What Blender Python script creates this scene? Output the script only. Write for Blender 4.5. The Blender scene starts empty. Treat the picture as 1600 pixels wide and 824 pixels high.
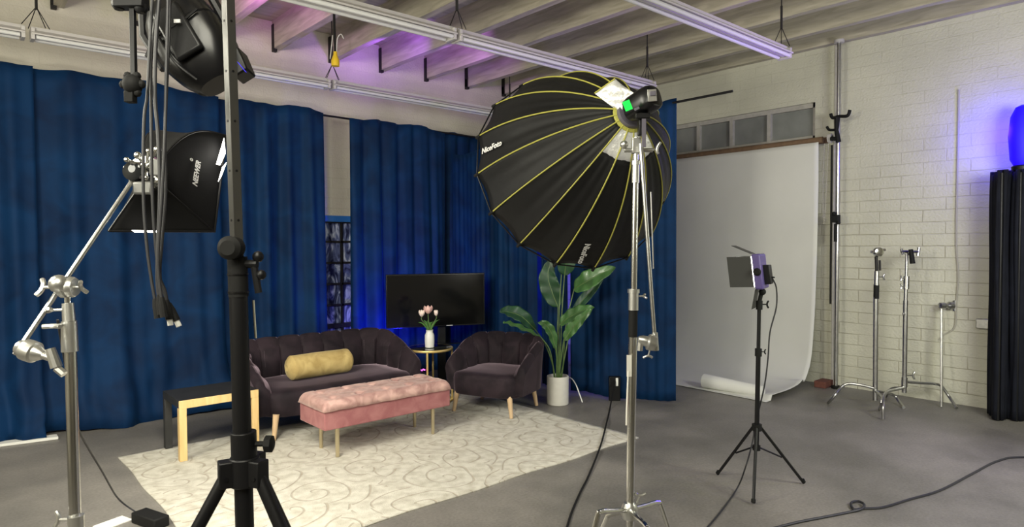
import bpy, math, random
from mathutils import Vector, Matrix, noise
random.seed(7)
C = bpy.context.scene.collection
sc = bpy.context.scene
V3 = Vector
PI = math.pi

# ------------------------------------------------------------------ camera
CX, CY, CAMH = 800.0, 412.0, 1.55
VA, VB = (-92.0, 387.0), (1949.0, 376.0)
FPX = math.sqrt(-((VA[0]-CX)*(VB[0]-CX) + (VA[1]-CY)*(VB[1]-CY)))
def _cv(p): return V3((p[0]-CX, -(p[1]-CY), FPX)).normalized()
_X, _Y = _cv(VB), _cv(VA); _Z = _X.cross(_Y)
if _Z.y < 0: _Z = -_Z
M3 = Matrix((_X, _Y, _Z))
EYE = V3((0, 0, CAMH))
cam = bpy.data.cameras.new('camera'); camo = bpy.data.objects.new('camera', cam); C.objects.link(camo)
r_, u_, f_ = M3 @ V3((1,0,0)), M3 @ V3((0,1,0)), M3 @ V3((0,0,1))
mw = Matrix((( r_.x, u_.x, -f_.x, 0), (r_.y, u_.y, -f_.y, 0), (r_.z, u_.z, -f_.z, CAMH), (0,0,0,1)))
camo.matrix_world = mw
cam.sensor_width = 36; cam.lens = FPX/1600*36; cam.clip_start = .05
sc.camera = camo
def ray(px, py): return M3 @ V3(((px-CX)/FPX, -(py-CY)/FPX, 1))
def FL(px, py, z=0.0): r = ray(px, py); return EYE + r*((z-CAMH)/r.z)
def OX(px, py, X): r = ray(px, py); return EYE + r*(X/r.x)
def OY(px, py, Y): r = ray(px, py); return EYE + r*(Y/r.y)
def DP(px, py, d): return EYE + ray(px, py)*d
RIGHT, FWD, UP = V3((r_.x, r_.y, 0)).normalized(), V3((f_.x, f_.y, 0)).normalized(), V3((0,0,1))

# ------------------------------------------------------------------ world, exposure, lights
w = bpy.data.worlds.new('world'); sc.world = w; w.use_nodes = True
w.node_tree.nodes['Background'].inputs[0].default_value = (.5, .52, .6, 1)
w.node_tree.nodes['Background'].inputs[1].default_value = .02
sc.view_settings.view_transform = 'Standard'; sc.view_settings.look = 'None'
sc.view_settings.exposure = 0.0; sc.view_settings.gamma = 1; sc.view_settings.use_curve_mapping = False

def area(name, loc, target, size, power, color, sy=None):
    l = bpy.data.lights.new(name, 'AREA'); l.energy = power; l.color = color; l.size = size
    if sy: l.shape = 'RECTANGLE'; l.size_y = sy
    o = bpy.data.objects.new(name, l); C.objects.link(o); o.location = loc
    o.rotation_euler = (V3(target)-V3(loc)).to_track_quat('-Z', 'Y').to_euler(); return o
def spot(name, loc, target, power, color, angle=60, blend=.5, radius=.05):
    l = bpy.data.lights.new(name, 'SPOT'); l.energy = power; l.color = color; l.spot_size = math.radians(angle)
    l.spot_blend = blend; l.shadow_soft_size = radius
    o = bpy.data.objects.new(name, l); C.objects.link(o); o.location = loc
    o.rotation_euler = (V3(target)-V3(loc)).to_track_quat('-Z', 'Y').to_euler(); return o
def point(name, loc, power, color, radius=.05):
    l = bpy.data.lights.new(name, 'POINT'); l.energy = power; l.color = color; l.shadow_soft_size = radius
    o = bpy.data.objects.new(name, l); C.objects.link(o); o.location = loc; return o
area('studio_light_rear', (-.5, .6, 3.3), (4.0, 4.2, .6), 1.6, 118, (1.0, .96, .80))
area('studio_light_left', (-.9, 3.4, 2.6), (3.0, 4.9, .3), .9, 80, (1.0, .96, .80))
area('studio_light_right', (4.2, -.6, 2.1), (7.2, 2.4, .2), 1.1, 95, (.97, 1.0, .82))
point('ceiling_fill', (-1.6, 1.8, 2.3), 100, (1.0, .97, .82), .5)  # added fill with no lamp of its own, brightens ceiling and walls
point('blue_wash', (7.0, 1.47, 2.52), 16, (.04, .01, 1.0), .08)
area('violet_wall_fill', (4.6, .2, 1.9), (7.2, 2.0, 3.3), .6, 12, (.55, .42, 1.0))  # added violet fill, tints the upper right wall
point('window_back_glow', (3.95, 6.86, .62), 5, (.05, .04, 1.0), .04)
spot('violet_rig_light', (6.3, .6, 1.6), (4.7, 3.4, 3.3), 240, (.40, .18, 1.0), 46, .9, .1)
spot('violet_joist_fill', (3.62, 5.75, 3.38), (3.78, 6.45, 3.97), 45, (.36, .08, 1.0), 100, .9, .05)  # added spot floating free of any fixture, violet tint on the joists
spot('violet_joist_fill', (3.95, 5.4, 3.34), (4.72, 6.15, 3.80), 48, (.50, .13, 1.0), 62, .9, .05)  # second added violet spot, no fixture, lights the joist sides
spot('pink_joist_fill', (1.75, 5.3, 3.36), (2.3, 5.9, 3.9), 45, (.85, .22, 1.0), 75, .9, .08)  # added pink spot without a fixture, colours the joists further left
spot('blue_floor_light', (3.62, 5.98, .35), (3.85, 6.62, 1.15), 85, (.02, .02, 1.0), 150, 1.0, .04)
spot('blue_back_light', (5.35, 5.1, 1.6), (6.7, 6.76, .9), 260, (.04, .02, 1.0), 80, .6, .05)
spot('blue_floor_wash', (5.9, -.6, 2.4), (5.0, .7, 0), 110, (.33, .18, 1.0), 78, 1.0, .2)

# ------------------------------------------------------------------ materials
def mat(name, col, rough=.5, metal=0.0, nz=0.0, nscale=20, bump=0.0, bscale=60, sheen=0.0, sheentint=None, emit=None, es=0.0, coat=0.0, trans=0.0, spec=None, anis=None):
    m = bpy.data.materials.new(name); m.use_nodes = True
    nt = m.node_tree; b = nt.nodes['Principled BSDF']
    b.inputs['Base Color'].default_value = (*col, 1); b.inputs['Roughness'].default_value = rough; b.inputs['Metallic'].default_value = metal
    if spec is not None: b.inputs['Specular IOR Level'].default_value = spec
    if sheen:
        b.inputs['Sheen Weight'].default_value = sheen; b.inputs['Sheen Roughness'].default_value = .35
        b.inputs['Sheen Tint'].default_value = (*(sheentint or col), 1)
    if coat: b.inputs['Coat Weight'].default_value = coat
    if trans: b.inputs['Transmission Weight'].default_value = trans
    if emit: b.inputs['Emission Color'].default_value = (*emit, 1); b.inputs['Emission Strength'].default_value = es
    tc = nt.nodes.new('ShaderNodeTexCoord')
    if nz:
        n = nt.nodes.new('ShaderNodeTexNoise'); n.inputs['Scale'].default_value = nscale; n.inputs['Detail'].default_value = 5
        mp = nt.nodes.new('ShaderNodeMapRange'); mp.inputs[1].default_value = .3; mp.inputs[2].default_value = .7
        mp.inputs[3].default_value = 1-nz; mp.inputs[4].default_value = 1+nz
        mx = nt.nodes.new('ShaderNodeVectorMath'); mx.operation = 'SCALE'; mx.inputs[0].default_value = col
        nt.links.new(tc.outputs['Object'], n.inputs['Vector']); nt.links.new(n.outputs['Fac'], mp.inputs[0])
        nt.links.new(mp.outputs[0], mx.inputs['Scale']); nt.links.new(mx.outputs[0], b.inputs['Base Color'])
    if bump:
        n2 = nt.nodes.new('ShaderNodeTexNoise'); n2.inputs['Scale'].default_value = bscale; n2.inputs['Detail'].default_value = 6
        bp = nt.nodes.new('ShaderNodeBump'); bp.inputs['Strength'].default_value = bump; bp.inputs['Distance'].default_value = .01
        nt.links.new(tc.outputs['Object'], n2.inputs['Vector']); nt.links.new(n2.outputs['Fac'], bp.inputs['Height']); nt.links.new(bp.outputs[0], b.inputs['Normal'])
    return m
def nodes(m): return m.node_tree, m.node_tree.nodes, m.node_tree.links, m.node_tree.nodes['Principled BSDF']
def ramp(N, stops):
    r = N.new('ShaderNodeValToRGB'); e = r.color_ramp.elements
    e[0].position, e[0].color = stops[0][0], (*stops[0][1], 1); e[1].position, e[1].color = stops[-1][0], (*stops[-1][1], 1)
    for p, c in stops[1:-1]: q = e.new(p); q.color = (*c, 1)
    return r

def brick_mat(name, axis, paint, mortar, strength):
    m = mat(name, paint, .62); nt, N, L, b = nodes(m)
    tc = N.new('ShaderNodeTexCoord'); sp = N.new('ShaderNodeSeparateXYZ'); cb = N.new('ShaderNodeCombineXYZ')
    L.new(tc.outputs['Object'], sp.inputs[0]); L.new(sp.outputs[axis], cb.inputs[0]); L.new(sp.outputs[2], cb.inputs[1])
    ns = N.new('ShaderNodeTexNoise'); ns.inputs['Scale'].default_value = 5; ns.inputs['Detail'].default_value = 3
    L.new(cb.outputs[0], ns.inputs['Vector'])
    wob = N.new('ShaderNodeVectorMath'); wob.operation = 'MULTIPLY_ADD'; wob.inputs[1].default_value = (.014,)*3
    L.new(ns.outputs['Color'], wob.inputs[0]); L.new(cb.outputs[0], wob.inputs[2])
    br = N.new('ShaderNodeTexBrick'); br.inputs['Scale'].default_value = 1; br.inputs['Brick Width'].default_value = .39
    br.inputs['Row Height'].default_value = .117; br.inputs['Mortar Size'].default_value = .006; br.inputs['Mortar Smooth'].default_value = .6
    br.inputs['Color1'].default_value = (1,1,1,1); br.inputs['Color2'].default_value = (.93,.93,.93,1); br.inputs['Mortar'].default_value = (0,0,0,1)
    L.new(wob.outputs[0], br.inputs['Vector'])
    n2 = N.new('ShaderNodeTexNoise'); n2.inputs['Scale'].default_value = 1.7; n2.inputs['Detail'].default_value = 6
    L.new(cb.outputs[0], n2.inputs['Vector'])
    r2 = ramp(N, [(.3, tuple(c*.86 for c in paint)), (.65, paint)]); L.new(n2.outputs['Fac'], r2.inputs[0])
    # mortar joints show less where the paint is thick
    n3 = N.new('ShaderNodeTexNoise'); n3.inputs['Scale'].default_value = 2.6; n3.inputs['Detail'].default_value = 4; L.new(cb.outputs[0], n3.inputs['Vector'])
    mr = N.new('ShaderNodeMapRange'); mr.inputs[1].default_value = .32; mr.inputs[2].default_value = .62; mr.inputs[3].default_value = .15; mr.inputs[4].default_value = strength
    L.new(n3.outputs['Fac'], mr.inputs[0])
    hz = N.new('ShaderNodeMapRange'); hz.inputs[1].default_value = 1.6; hz.inputs[2].default_value = 2.7; hz.inputs[3].default_value = 1.0; hz.inputs[4].default_value = .22
    L.new(sp.outputs[2], hz.inputs[0])
    mm = N.new('ShaderNodeMath'); mm.operation = 'MULTIPLY'; L.new(mr.outputs[0], mm.inputs[0]); L.new(hz.outputs[0], mm.inputs[1])
    m2 = N.new('ShaderNodeMath'); m2.operation = 'MULTIPLY'; L.new(mm.outputs[0], m2.inputs[0]); L.new(br.outputs['Fac'], m2.inputs[1])
    mix = N.new('ShaderNodeMix'); mix.data_type = 'RGBA'; L.new(m2.outputs[0], mix.inputs[0]); L.new(r2.outputs[0], mix.inputs[6]); mix.inputs[7].default_value = (*mortar, 1)
    L.new(mix.outputs[2], b.inputs['Base Color'])
    n4 = N.new('ShaderNodeTexNoise'); n4.inputs['Scale'].default_value = 45; n4.inputs['Detail'].default_value = 5; L.new(cb.outputs[0], n4.inputs['Vector'])
    sub = N.new('ShaderNodeMath'); sub.operation = 'MULTIPLY_ADD'; sub.inputs[1].default_value = -1.6; L.new(m2.outputs[0], sub.inputs[0]); L.new(n4.outputs['Fac'], sub.inputs[2])
    bp = N.new('ShaderNodeBump'); bp.inputs['Strength'].default_value = .55; bp.inputs['Distance'].default_value = .012
    L.new(sub.outputs[0], bp.inputs['Height']); L.new(bp.outputs[0], b.inputs['Normal'])
    return m
def floor_mat():
    m = mat('polished_concrete', (.1,.095,.085), .4); nt, N, L, b = nodes(m)
    tc = N.new('ShaderNodeTexCoord')
    n = N.new('ShaderNodeTexNoise'); n.inputs['Scale'].default_value = .9; n.inputs['Detail'].default_value = 9; n.inputs['Roughness'].default_value = .62
    L.new(tc.outputs['Object'], n.inputs['Vector'])
    r = ramp(N, [(.3, (.10,.094,.083)), (.48, (.165,.155,.14)), (.7, (.27,.25,.225))]); L.new(n.outputs['Fac'], r.inputs[0])
    n2 = N.new('ShaderNodeTexNoise'); n2.inputs['Scale'].default_value = 60; n2.inputs['Detail'].default_value = 4; L.new(tc.outputs['Object'], n2.inputs['Vector'])
    mx = N.new('ShaderNodeMix'); mx.data_type = 'RGBA'; mx.blend_type = 'OVERLAY'; mx.inputs[0].default_value = .35
    L.new(r.outputs[0], mx.inputs[6]); L.new(n2.outputs['Fac'], mx.inputs[7]); L.new(mx.outputs[2], b.inputs['Base Color'])
    r3 = N.new('ShaderNodeMapRange'); r3.inputs[3].default_value = .28; r3.inputs[4].default_value = .6; L.new(n.outputs['Fac'], r3.inputs[0]); L.new(r3.outputs[0], b.inputs['Roughness'])
    bp = N.new('ShaderNodeBump'); bp.inputs['Strength'].default_value = .12; bp.inputs['Distance'].default_value = .01; L.new(n2.outputs['Fac'], bp.inputs['Height']); L.new(bp.outputs[0], b.inputs['Normal'])
    return m
def rug_mat():
    m = mat('scroll_rug', (.6,.57,.48), .95, sheen=.25, sheentint=(.9,.88,.8)); nt, N, L, b = nodes(m)
    tc = N.new('ShaderNodeTexCoord'); 
    ns = N.new('ShaderNodeTexNoise'); ns.inputs['Scale'].default_value = 2.2; ns.inputs['Detail'].default_value = 1; L.new(tc.outputs['Object'], ns.inputs['Vector'])
    wob = N.new('ShaderNodeVectorMath'); wob.operation = 'MULTIPLY_ADD'; wob.inputs[1].default_value = (.22,.22,0); L.new(ns.outputs['Color'], wob.inputs[0]); L.new(tc.outputs['Object'], wob.inputs[2])
    masks = []
    for scale, turns, off in ((1.9, 2.6, 0.0), (2.6, 2.2, 5.3)):
        mp = N.new('ShaderNodeMapping'); mp.inputs['Location'].default_value = (off, off*.7, 0); L.new(wob.outputs[0], mp.inputs[0])
        fl = N.new('ShaderNodeVectorMath'); fl.operation = 'MULTIPLY'; fl.inputs[1].default_value = (1,1,0); L.new(mp.outputs[0], fl.inputs[0])
        vo = N.new('ShaderNodeTexVoronoi'); vo.voronoi_dimensions = '2D'; vo.inputs['Scale'].default_value = scale; L.new(fl.outputs[0], vo.inputs['Vector'])
        sc_ = N.new('ShaderNodeVectorMath'); sc_.operation = 'SUBTRACT'; L.new(fl.outputs[0], sc_.inputs[0]); L.new(vo.outputs['Position'], sc_.inputs[1])
        sp = N.new('ShaderNodeSeparateXYZ'); L.new(sc_.outputs[0], sp.inputs[0])
        at = N.new('ShaderNodeMath'); at.operation = 'ARCTAN2'; L.new(sp.outputs[1], at.inputs[0]); L.new(sp.outputs[0], at.inputs[1])
        a2 = N.new('ShaderNodeMath'); a2.operation = 'DIVIDE'; a2.inputs[1].default_value = 2*PI; L.new(at.outputs[0], a2.inputs[0])
        dd = N.new('ShaderNodeMath'); dd.operation = 'MULTIPLY_ADD'; dd.inputs[1].default_value = turns*1.55; L.new(vo.outputs['Distance'], dd.inputs[0]); L.new(a2.outputs[0], dd.inputs[2])
        fr = N.new('ShaderNodeMath'); fr.operation = 'FRACT'; L.new(dd.outputs[0], fr.inputs[0])
        s5 = N.new('ShaderNodeMath'); s5.operation = 'SUBTRACT'; s5.inputs[1].default_value = .5; L.new(fr.outputs[0], s5.inputs[0])
        ab = N.new('ShaderNodeMath'); ab.operation = 'ABSOLUTE'; L.new(s5.outputs[0], ab.inputs[0])
        lt = N.new('ShaderNodeMapRange'); lt.inputs[1].default_value = .035; lt.inputs[2].default_value = .065; lt.inputs[3].default_value = 1; lt.inputs[4].default_value = 0; L.new(ab.outputs[0], lt.inputs[0])
        masks.append(lt)
    nb = N.new('ShaderNodeTexNoise'); nb.inputs['Scale'].default_value = 1.6; nb.inputs['Detail'].default_value = 2; L.new(tc.outputs['Object'], nb.inputs['Vector'])
    gt = N.new('ShaderNodeMath'); gt.operation = 'GREATER_THAN'; gt.inputs[1].default_value = .53; L.new(nb.outputs['Fac'], gt.inputs[0])
    mk = N.new('ShaderNodeMix'); mk.data_type = 'FLOAT'; L.new(gt.outputs[0], mk.inputs[0]); L.new(masks[0].outputs[0], mk.inputs[2]); L.new(masks[1].outputs[0], mk.inputs[3])
    nf = N.new('ShaderNodeTexNoise'); nf.inputs['Scale'].default_value = 14; nf.inputs['Detail'].default_value = 8; L.new(tc.outputs['Object'], nf.inputs['Vector'])
    r = ramp(N, [(.3, (.42,.39,.32)), (.6, (.60,.575,.50))]); L.new(nf.outputs['Fac'], r.inputs[0])
    mul = N.new('ShaderNodeMath'); mul.operation = 'MULTIPLY'; mul.inputs[1].default_value = .5; L.new(mk.outputs[0], mul.inputs[0])
    mx = N.new('ShaderNodeMix'); mx.data_type = 'RGBA'; L.new(mul.outputs[0], mx.inputs[0]); L.new(r.outputs[0], mx.inputs[6]); mx.inputs[7].default_value = (.27,.21,.15,1)
    L.new(mx.outputs[2], b.inputs['Base Color'])
    nh = N.new('ShaderNodeTexNoise'); nh.inputs['Scale'].default_value = 160; L.new(tc.outputs['Object'], nh.inputs['Vector'])
    h = N.new('ShaderNodeMath'); h.operation = 'MULTIPLY_ADD'; h.inputs[1].default_value = -1.0; L.new(mk.outputs[0], h.inputs[0]); L.new(nh.outputs['Fac'], h.inputs[2])
    bp = N.new('ShaderNodeBump'); bp.inputs['Strength'].default_value = .6; bp.inputs['Distance'].default_value = .008; L.new(h.outputs[0], bp.inputs['Height']); L.new(bp.outputs[0], b.inputs['Normal'])
    return m
def velvet(name, col, dark, tint, sheen=.8, nap=7):
    m = mat(name, col, .75, sheen=sheen, sheentint=tint, spec=.2); nt, N, L, b = nodes(m)
    tc = N.new('ShaderNodeTexCoord'); n = N.new('ShaderNodeTexNoise'); n.inputs['Scale'].default_value = nap; n.inputs['Detail'].default_value = 6; n.inputs['Distortion'].default_value = .8
    L.new(tc.outputs['Object'], n.inputs['Vector']); r = ramp(N, [(.33, dark), (.66, col)]); L.new(n.outputs['Fac'], r.inputs[0]); L.new(r.outputs[0], b.inputs['Base Color'])
    n2 = N.new('ShaderNodeTexNoise'); n2.inputs['Scale'].default_value = 220; L.new(tc.outputs['Object'], n2.inputs['Vector'])
    bp = N.new('ShaderNodeBump'); bp.inputs['Strength'].default_value = .25; bp.inputs['Distance'].default_value = .004; L.new(n2.outputs['Fac'], bp.inputs['Height']); L.new(bp.outputs[0], b.inputs['Normal'])
    return m
def wood_mat(name, a, c, scale=6, rough=.6, axis='X'):
    m = mat(name, a, rough); nt, N, L, b = nodes(m)
    tc = N.new('ShaderNodeTexCoord'); mp = N.new('ShaderNodeMapping')
    s = {'X': (.12, 1, 1), 'Y': (1, .12, 1), 'Z': (1, 1, .12)}[axis]; mp.inputs['Scale'].default_value = tuple(scale*q for q in s)
    n = N.new('ShaderNodeTexNoise'); n.inputs['Scale'].default_value = 2.4; n.inputs['Detail'].default_value = 8; n.inputs['Distortion'].default_value = .6
    L.new(tc.outputs['Object'], mp.inputs[0]); L.new(mp.outputs[0], n.inputs['Vector']); r = ramp(N, [(.3, a), (.7, c)]); L.new(n.outputs['Fac'], r.inputs[0]); L.new(r.outputs[0], b.inputs['Base Color'])
    bp = N.new('ShaderNodeBump'); bp.inputs['Strength'].default_value = .3; bp.inputs['Distance'].default_value = .01; L.new(n.outputs['Fac'], bp.inputs['Height']); L.new(bp.outputs[0], b.inputs['Normal'])
    return m

M = {}
M['brick_right'] = brick_mat('painted_block_right', 1, (.62,.61,.50), (.33,.30,.20), .7)
M['brick_left'] = brick_mat('painted_block_left', 0, (.66,.62,.52), (.42,.38,.3), .55)
M['floor'] = floor_mat(); M['rug'] = rug_mat()
M['joist'] = wood_mat('whitewashed_joist', (.36,.33,.25), (.56,.52,.41), 9, .8, 'Y')
M['deck'] = wood_mat('whitewashed_deck', (.34,.31,.24), (.52,.48,.38), 5, .85, 'X')
M['curtain'] = velvet('blue_velvet', (.001,.027,.092), (.0005,.013,.050), (.02,.20,.55), .25, 3)
M['sofa'] = velvet('plum_velvet', (.030,.020,.026), (.010,.007,.010), (.55,.42,.50), .6, 5)
M['pink'] = velvet('rose_velvet', (.36,.155,.155), (.27,.10,.105), (.9,.7,.68), .5, 9)
M['pink_lit_top'] = velvet('rose_velvet_lit_top', (.56,.36,.32), (.32,.18,.165), (.95,.8,.75), .5, 11)  # lighter copy of the bench velvet; the lit top is put into its colour
M['gold_velvet'] = velvet('gold_velvet', (.58,.44,.19), (.38,.27,.10), (.9,.8,.5), .4, 9)
M['black'] = mat('black_powder_coat', (.006,.006,.007), .42, bump=.05, bscale=200, spec=.3)
M['black_gloss'] = mat('black_gloss', (.005,.005,.006), .28, spec=.4)
M['rubber'] = mat('black_rubber', (.008,.008,.008), .7, spec=.25)
M['cable'] = mat('grey_black_cable', (.022,.022,.026), .5)
M['chrome'] = mat('chrome', (.72,.72,.70), .16, 1.0, nz=.05, nscale=8)
M['steel'] = mat('brushed_steel', (.5,.5,.49), .3, 1.0, nz=.12, nscale=30)
M['silver_wing'] = mat('cast_silver', (.62,.62,.6), .32, .9)
M['brass'] = mat('brushed_brass', (.78,.58,.22), .42, .65, nz=.06)
M['pale_brass'] = mat('pale_brass', (.62,.54,.36), .35, .9)
M['pine'] = wood_mat('natural_pine', (.62,.42,.17), (.76,.55,.26), 10, .5, 'Z')
M['beech'] = wood_mat('light_beech', (.55,.38,.22), (.66,.48,.29), 10, .5, 'Z')
M['black_wood'] = mat('black_stained_wood', (.022,.022,.022), .5, nz=.2, nscale=10)
M['white_metal'] = mat('white_enamel', (.52,.50,.49), .35)
M['tube'] = mat('fluorescent_tube_glass', (.62,.62,.62), .2)
M['octa'] = mat('black_nylon', (.006,.006,.0065), .58, nz=.2, nscale=5, bump=.5, bscale=9, spec=.3)
M['octa2'] = mat('black_softbox_cloth', (.006,.006,.0065), .75, bump=.2, bscale=12, spec=.2)
M['piping'] = mat('yellow_piping', (.42,.40,.08), .5)
M['silver_cloth'] = mat('silver_lining', (.75,.75,.72), .35, .5, bump=.9, bscale=30, emit=(1,.98,.92), es=.12)  # cloth glows faintly by itself; lamp light put into the material
M['diffuser'] = mat('lit_diffuser', (.9,.9,.88), .8, emit=(1,.95,.85), es=1.2)
M['neon_diffuser'] = mat('bright_diffuser', (.9,.9,.88), .8, emit=(1,.96,.86), es=9)
M['paper'] = mat('white_seamless_paper', (.68,.68,.64), .8, nz=.04, nscale=1.5)
M['white_paper'] = mat('bright_white_paper', (.8,.8,.76), .7)
M['white_cer'] = mat('white_ceramic', (.78,.77,.74), .35, nz=.03)
M['pot'] = mat('matte_white_pot', (.62,.60,.54), .6, nz=.04)
M['soil'] = mat('soil', (.03,.02,.012), .9, bump=.8, bscale=60)
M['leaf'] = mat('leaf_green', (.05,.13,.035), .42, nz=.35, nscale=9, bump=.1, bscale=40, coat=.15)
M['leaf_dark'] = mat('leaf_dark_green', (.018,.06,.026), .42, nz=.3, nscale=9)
M['stem'] = mat('stem_green', (.09,.15,.05), .5, nz=.2)
M['petal'] = mat('pink_petal', (.82,.52,.48), .5, nz=.12, nscale=30)
M['petal_pale'] = mat('pale_petal', (.85,.70,.64), .5, nz=.1, nscale=30)
M['tulip_leaf'] = mat('tulip_leaf', (.10,.26,.06), .45)
M['screen'] = mat('tv_screen', (.004,.004,.004), .12, spec=.6)
M['glass_dark'] = mat('smoked_glass', (.01,.012,.014), .05, spec=.8)
M['iron'] = mat('dark_iron', (.03,.028,.027), .6, .6)
M['grey_pane'] = mat('painted_over_pane', (.21,.22,.21), .3, nz=.2, nscale=3)
M['grey_frame'] = mat('grey_window_frame', (.42,.40,.37), .6, nz=.1)
M['tape'] = mat('blue_masking_tape', (.02,.15,.50), .6)
M['cardboard'] = mat('brown_cardboard', (.17,.105,.06), .8, nz=.15)
M['lcd'] = mat('green_lcd', (.0,.2,.02), .3, emit=(.02,1.0,.10), es=1.0)
M['led_blue'] = mat('blue_led', (.0,.0,.2), .6, emit=(.02,.0,1.0), es=.9)
M['led_magenta'] = mat('magenta_led', (.5,.05,.4), .3, emit=(1.0,.12,.8), es=3.0)
M['led_red'] = mat('red_led', (.5,.05,.1), .3, emit=(1.0,.25,.3), es=2.0)
M['yellow_plastic'] = mat('yellow_plastic', (.72,.48,.03), .4)
M['text'] = mat('white_print', (.75,.75,.75), .6)
M['violet_plastic'] = mat('anodised_grey_body', (.16,.15,.19), .4, .3)
M['barn'] = mat('grey_barn_door', (.05,.05,.048), .5, .2)
M['panel'] = mat('blue_lit_shell', (.11,.08,.26), .45)  # purple cast of the blue light is put into the shell colour
M['plate'] = mat('dull_grey_plate', (.16,.16,.155), .45, .3)
M['cabinet'] = mat('black_cloth_flat', (.007,.008,.014), .85, nz=.3, nscale=6, bump=.2, bscale=20, spec=.2)
M['grip_tape'] = mat('white_tape', (.72,.70,.64), .7)
M['beige'] = mat('beige_plastic', (.42,.40,.34), .6)
M['red_brick'] = mat('dull_red_brick', (.15,.055,.04), .9, nz=.2, bump=.3)
def window_mat():
    m = mat('streak_painted_glass', (.05,.05,.09), .12, spec=.7); nt, N, L, b = nodes(m)
    tc = N.new('ShaderNodeTexCoord'); mp = N.new('ShaderNodeMapping'); mp.inputs['Scale'].default_value = (5, 1, 1.8)
    n = N.new('ShaderNodeTexNoise'); n.inputs['Scale'].default_value = 1.6; n.inputs['Detail'].default_value = 7; n.inputs['Distortion'].default_value = 2.2
    L.new(tc.outputs['Object'], mp.inputs[0]); L.new(mp.outputs[0], n.inputs['Vector'])
    r = ramp(N, [(.40, (.03,.035,.10)), (.52, (.16,.20,.42)), (.62, (.75,.82,1.0))]); L.new(n.outputs['Fac'], r.inputs[0]); L.new(r.outputs[0], b.inputs['Base Color'])  # blue light and streaky reflections are put into the pane colour
    return m
M['window'] = window_mat()

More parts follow.
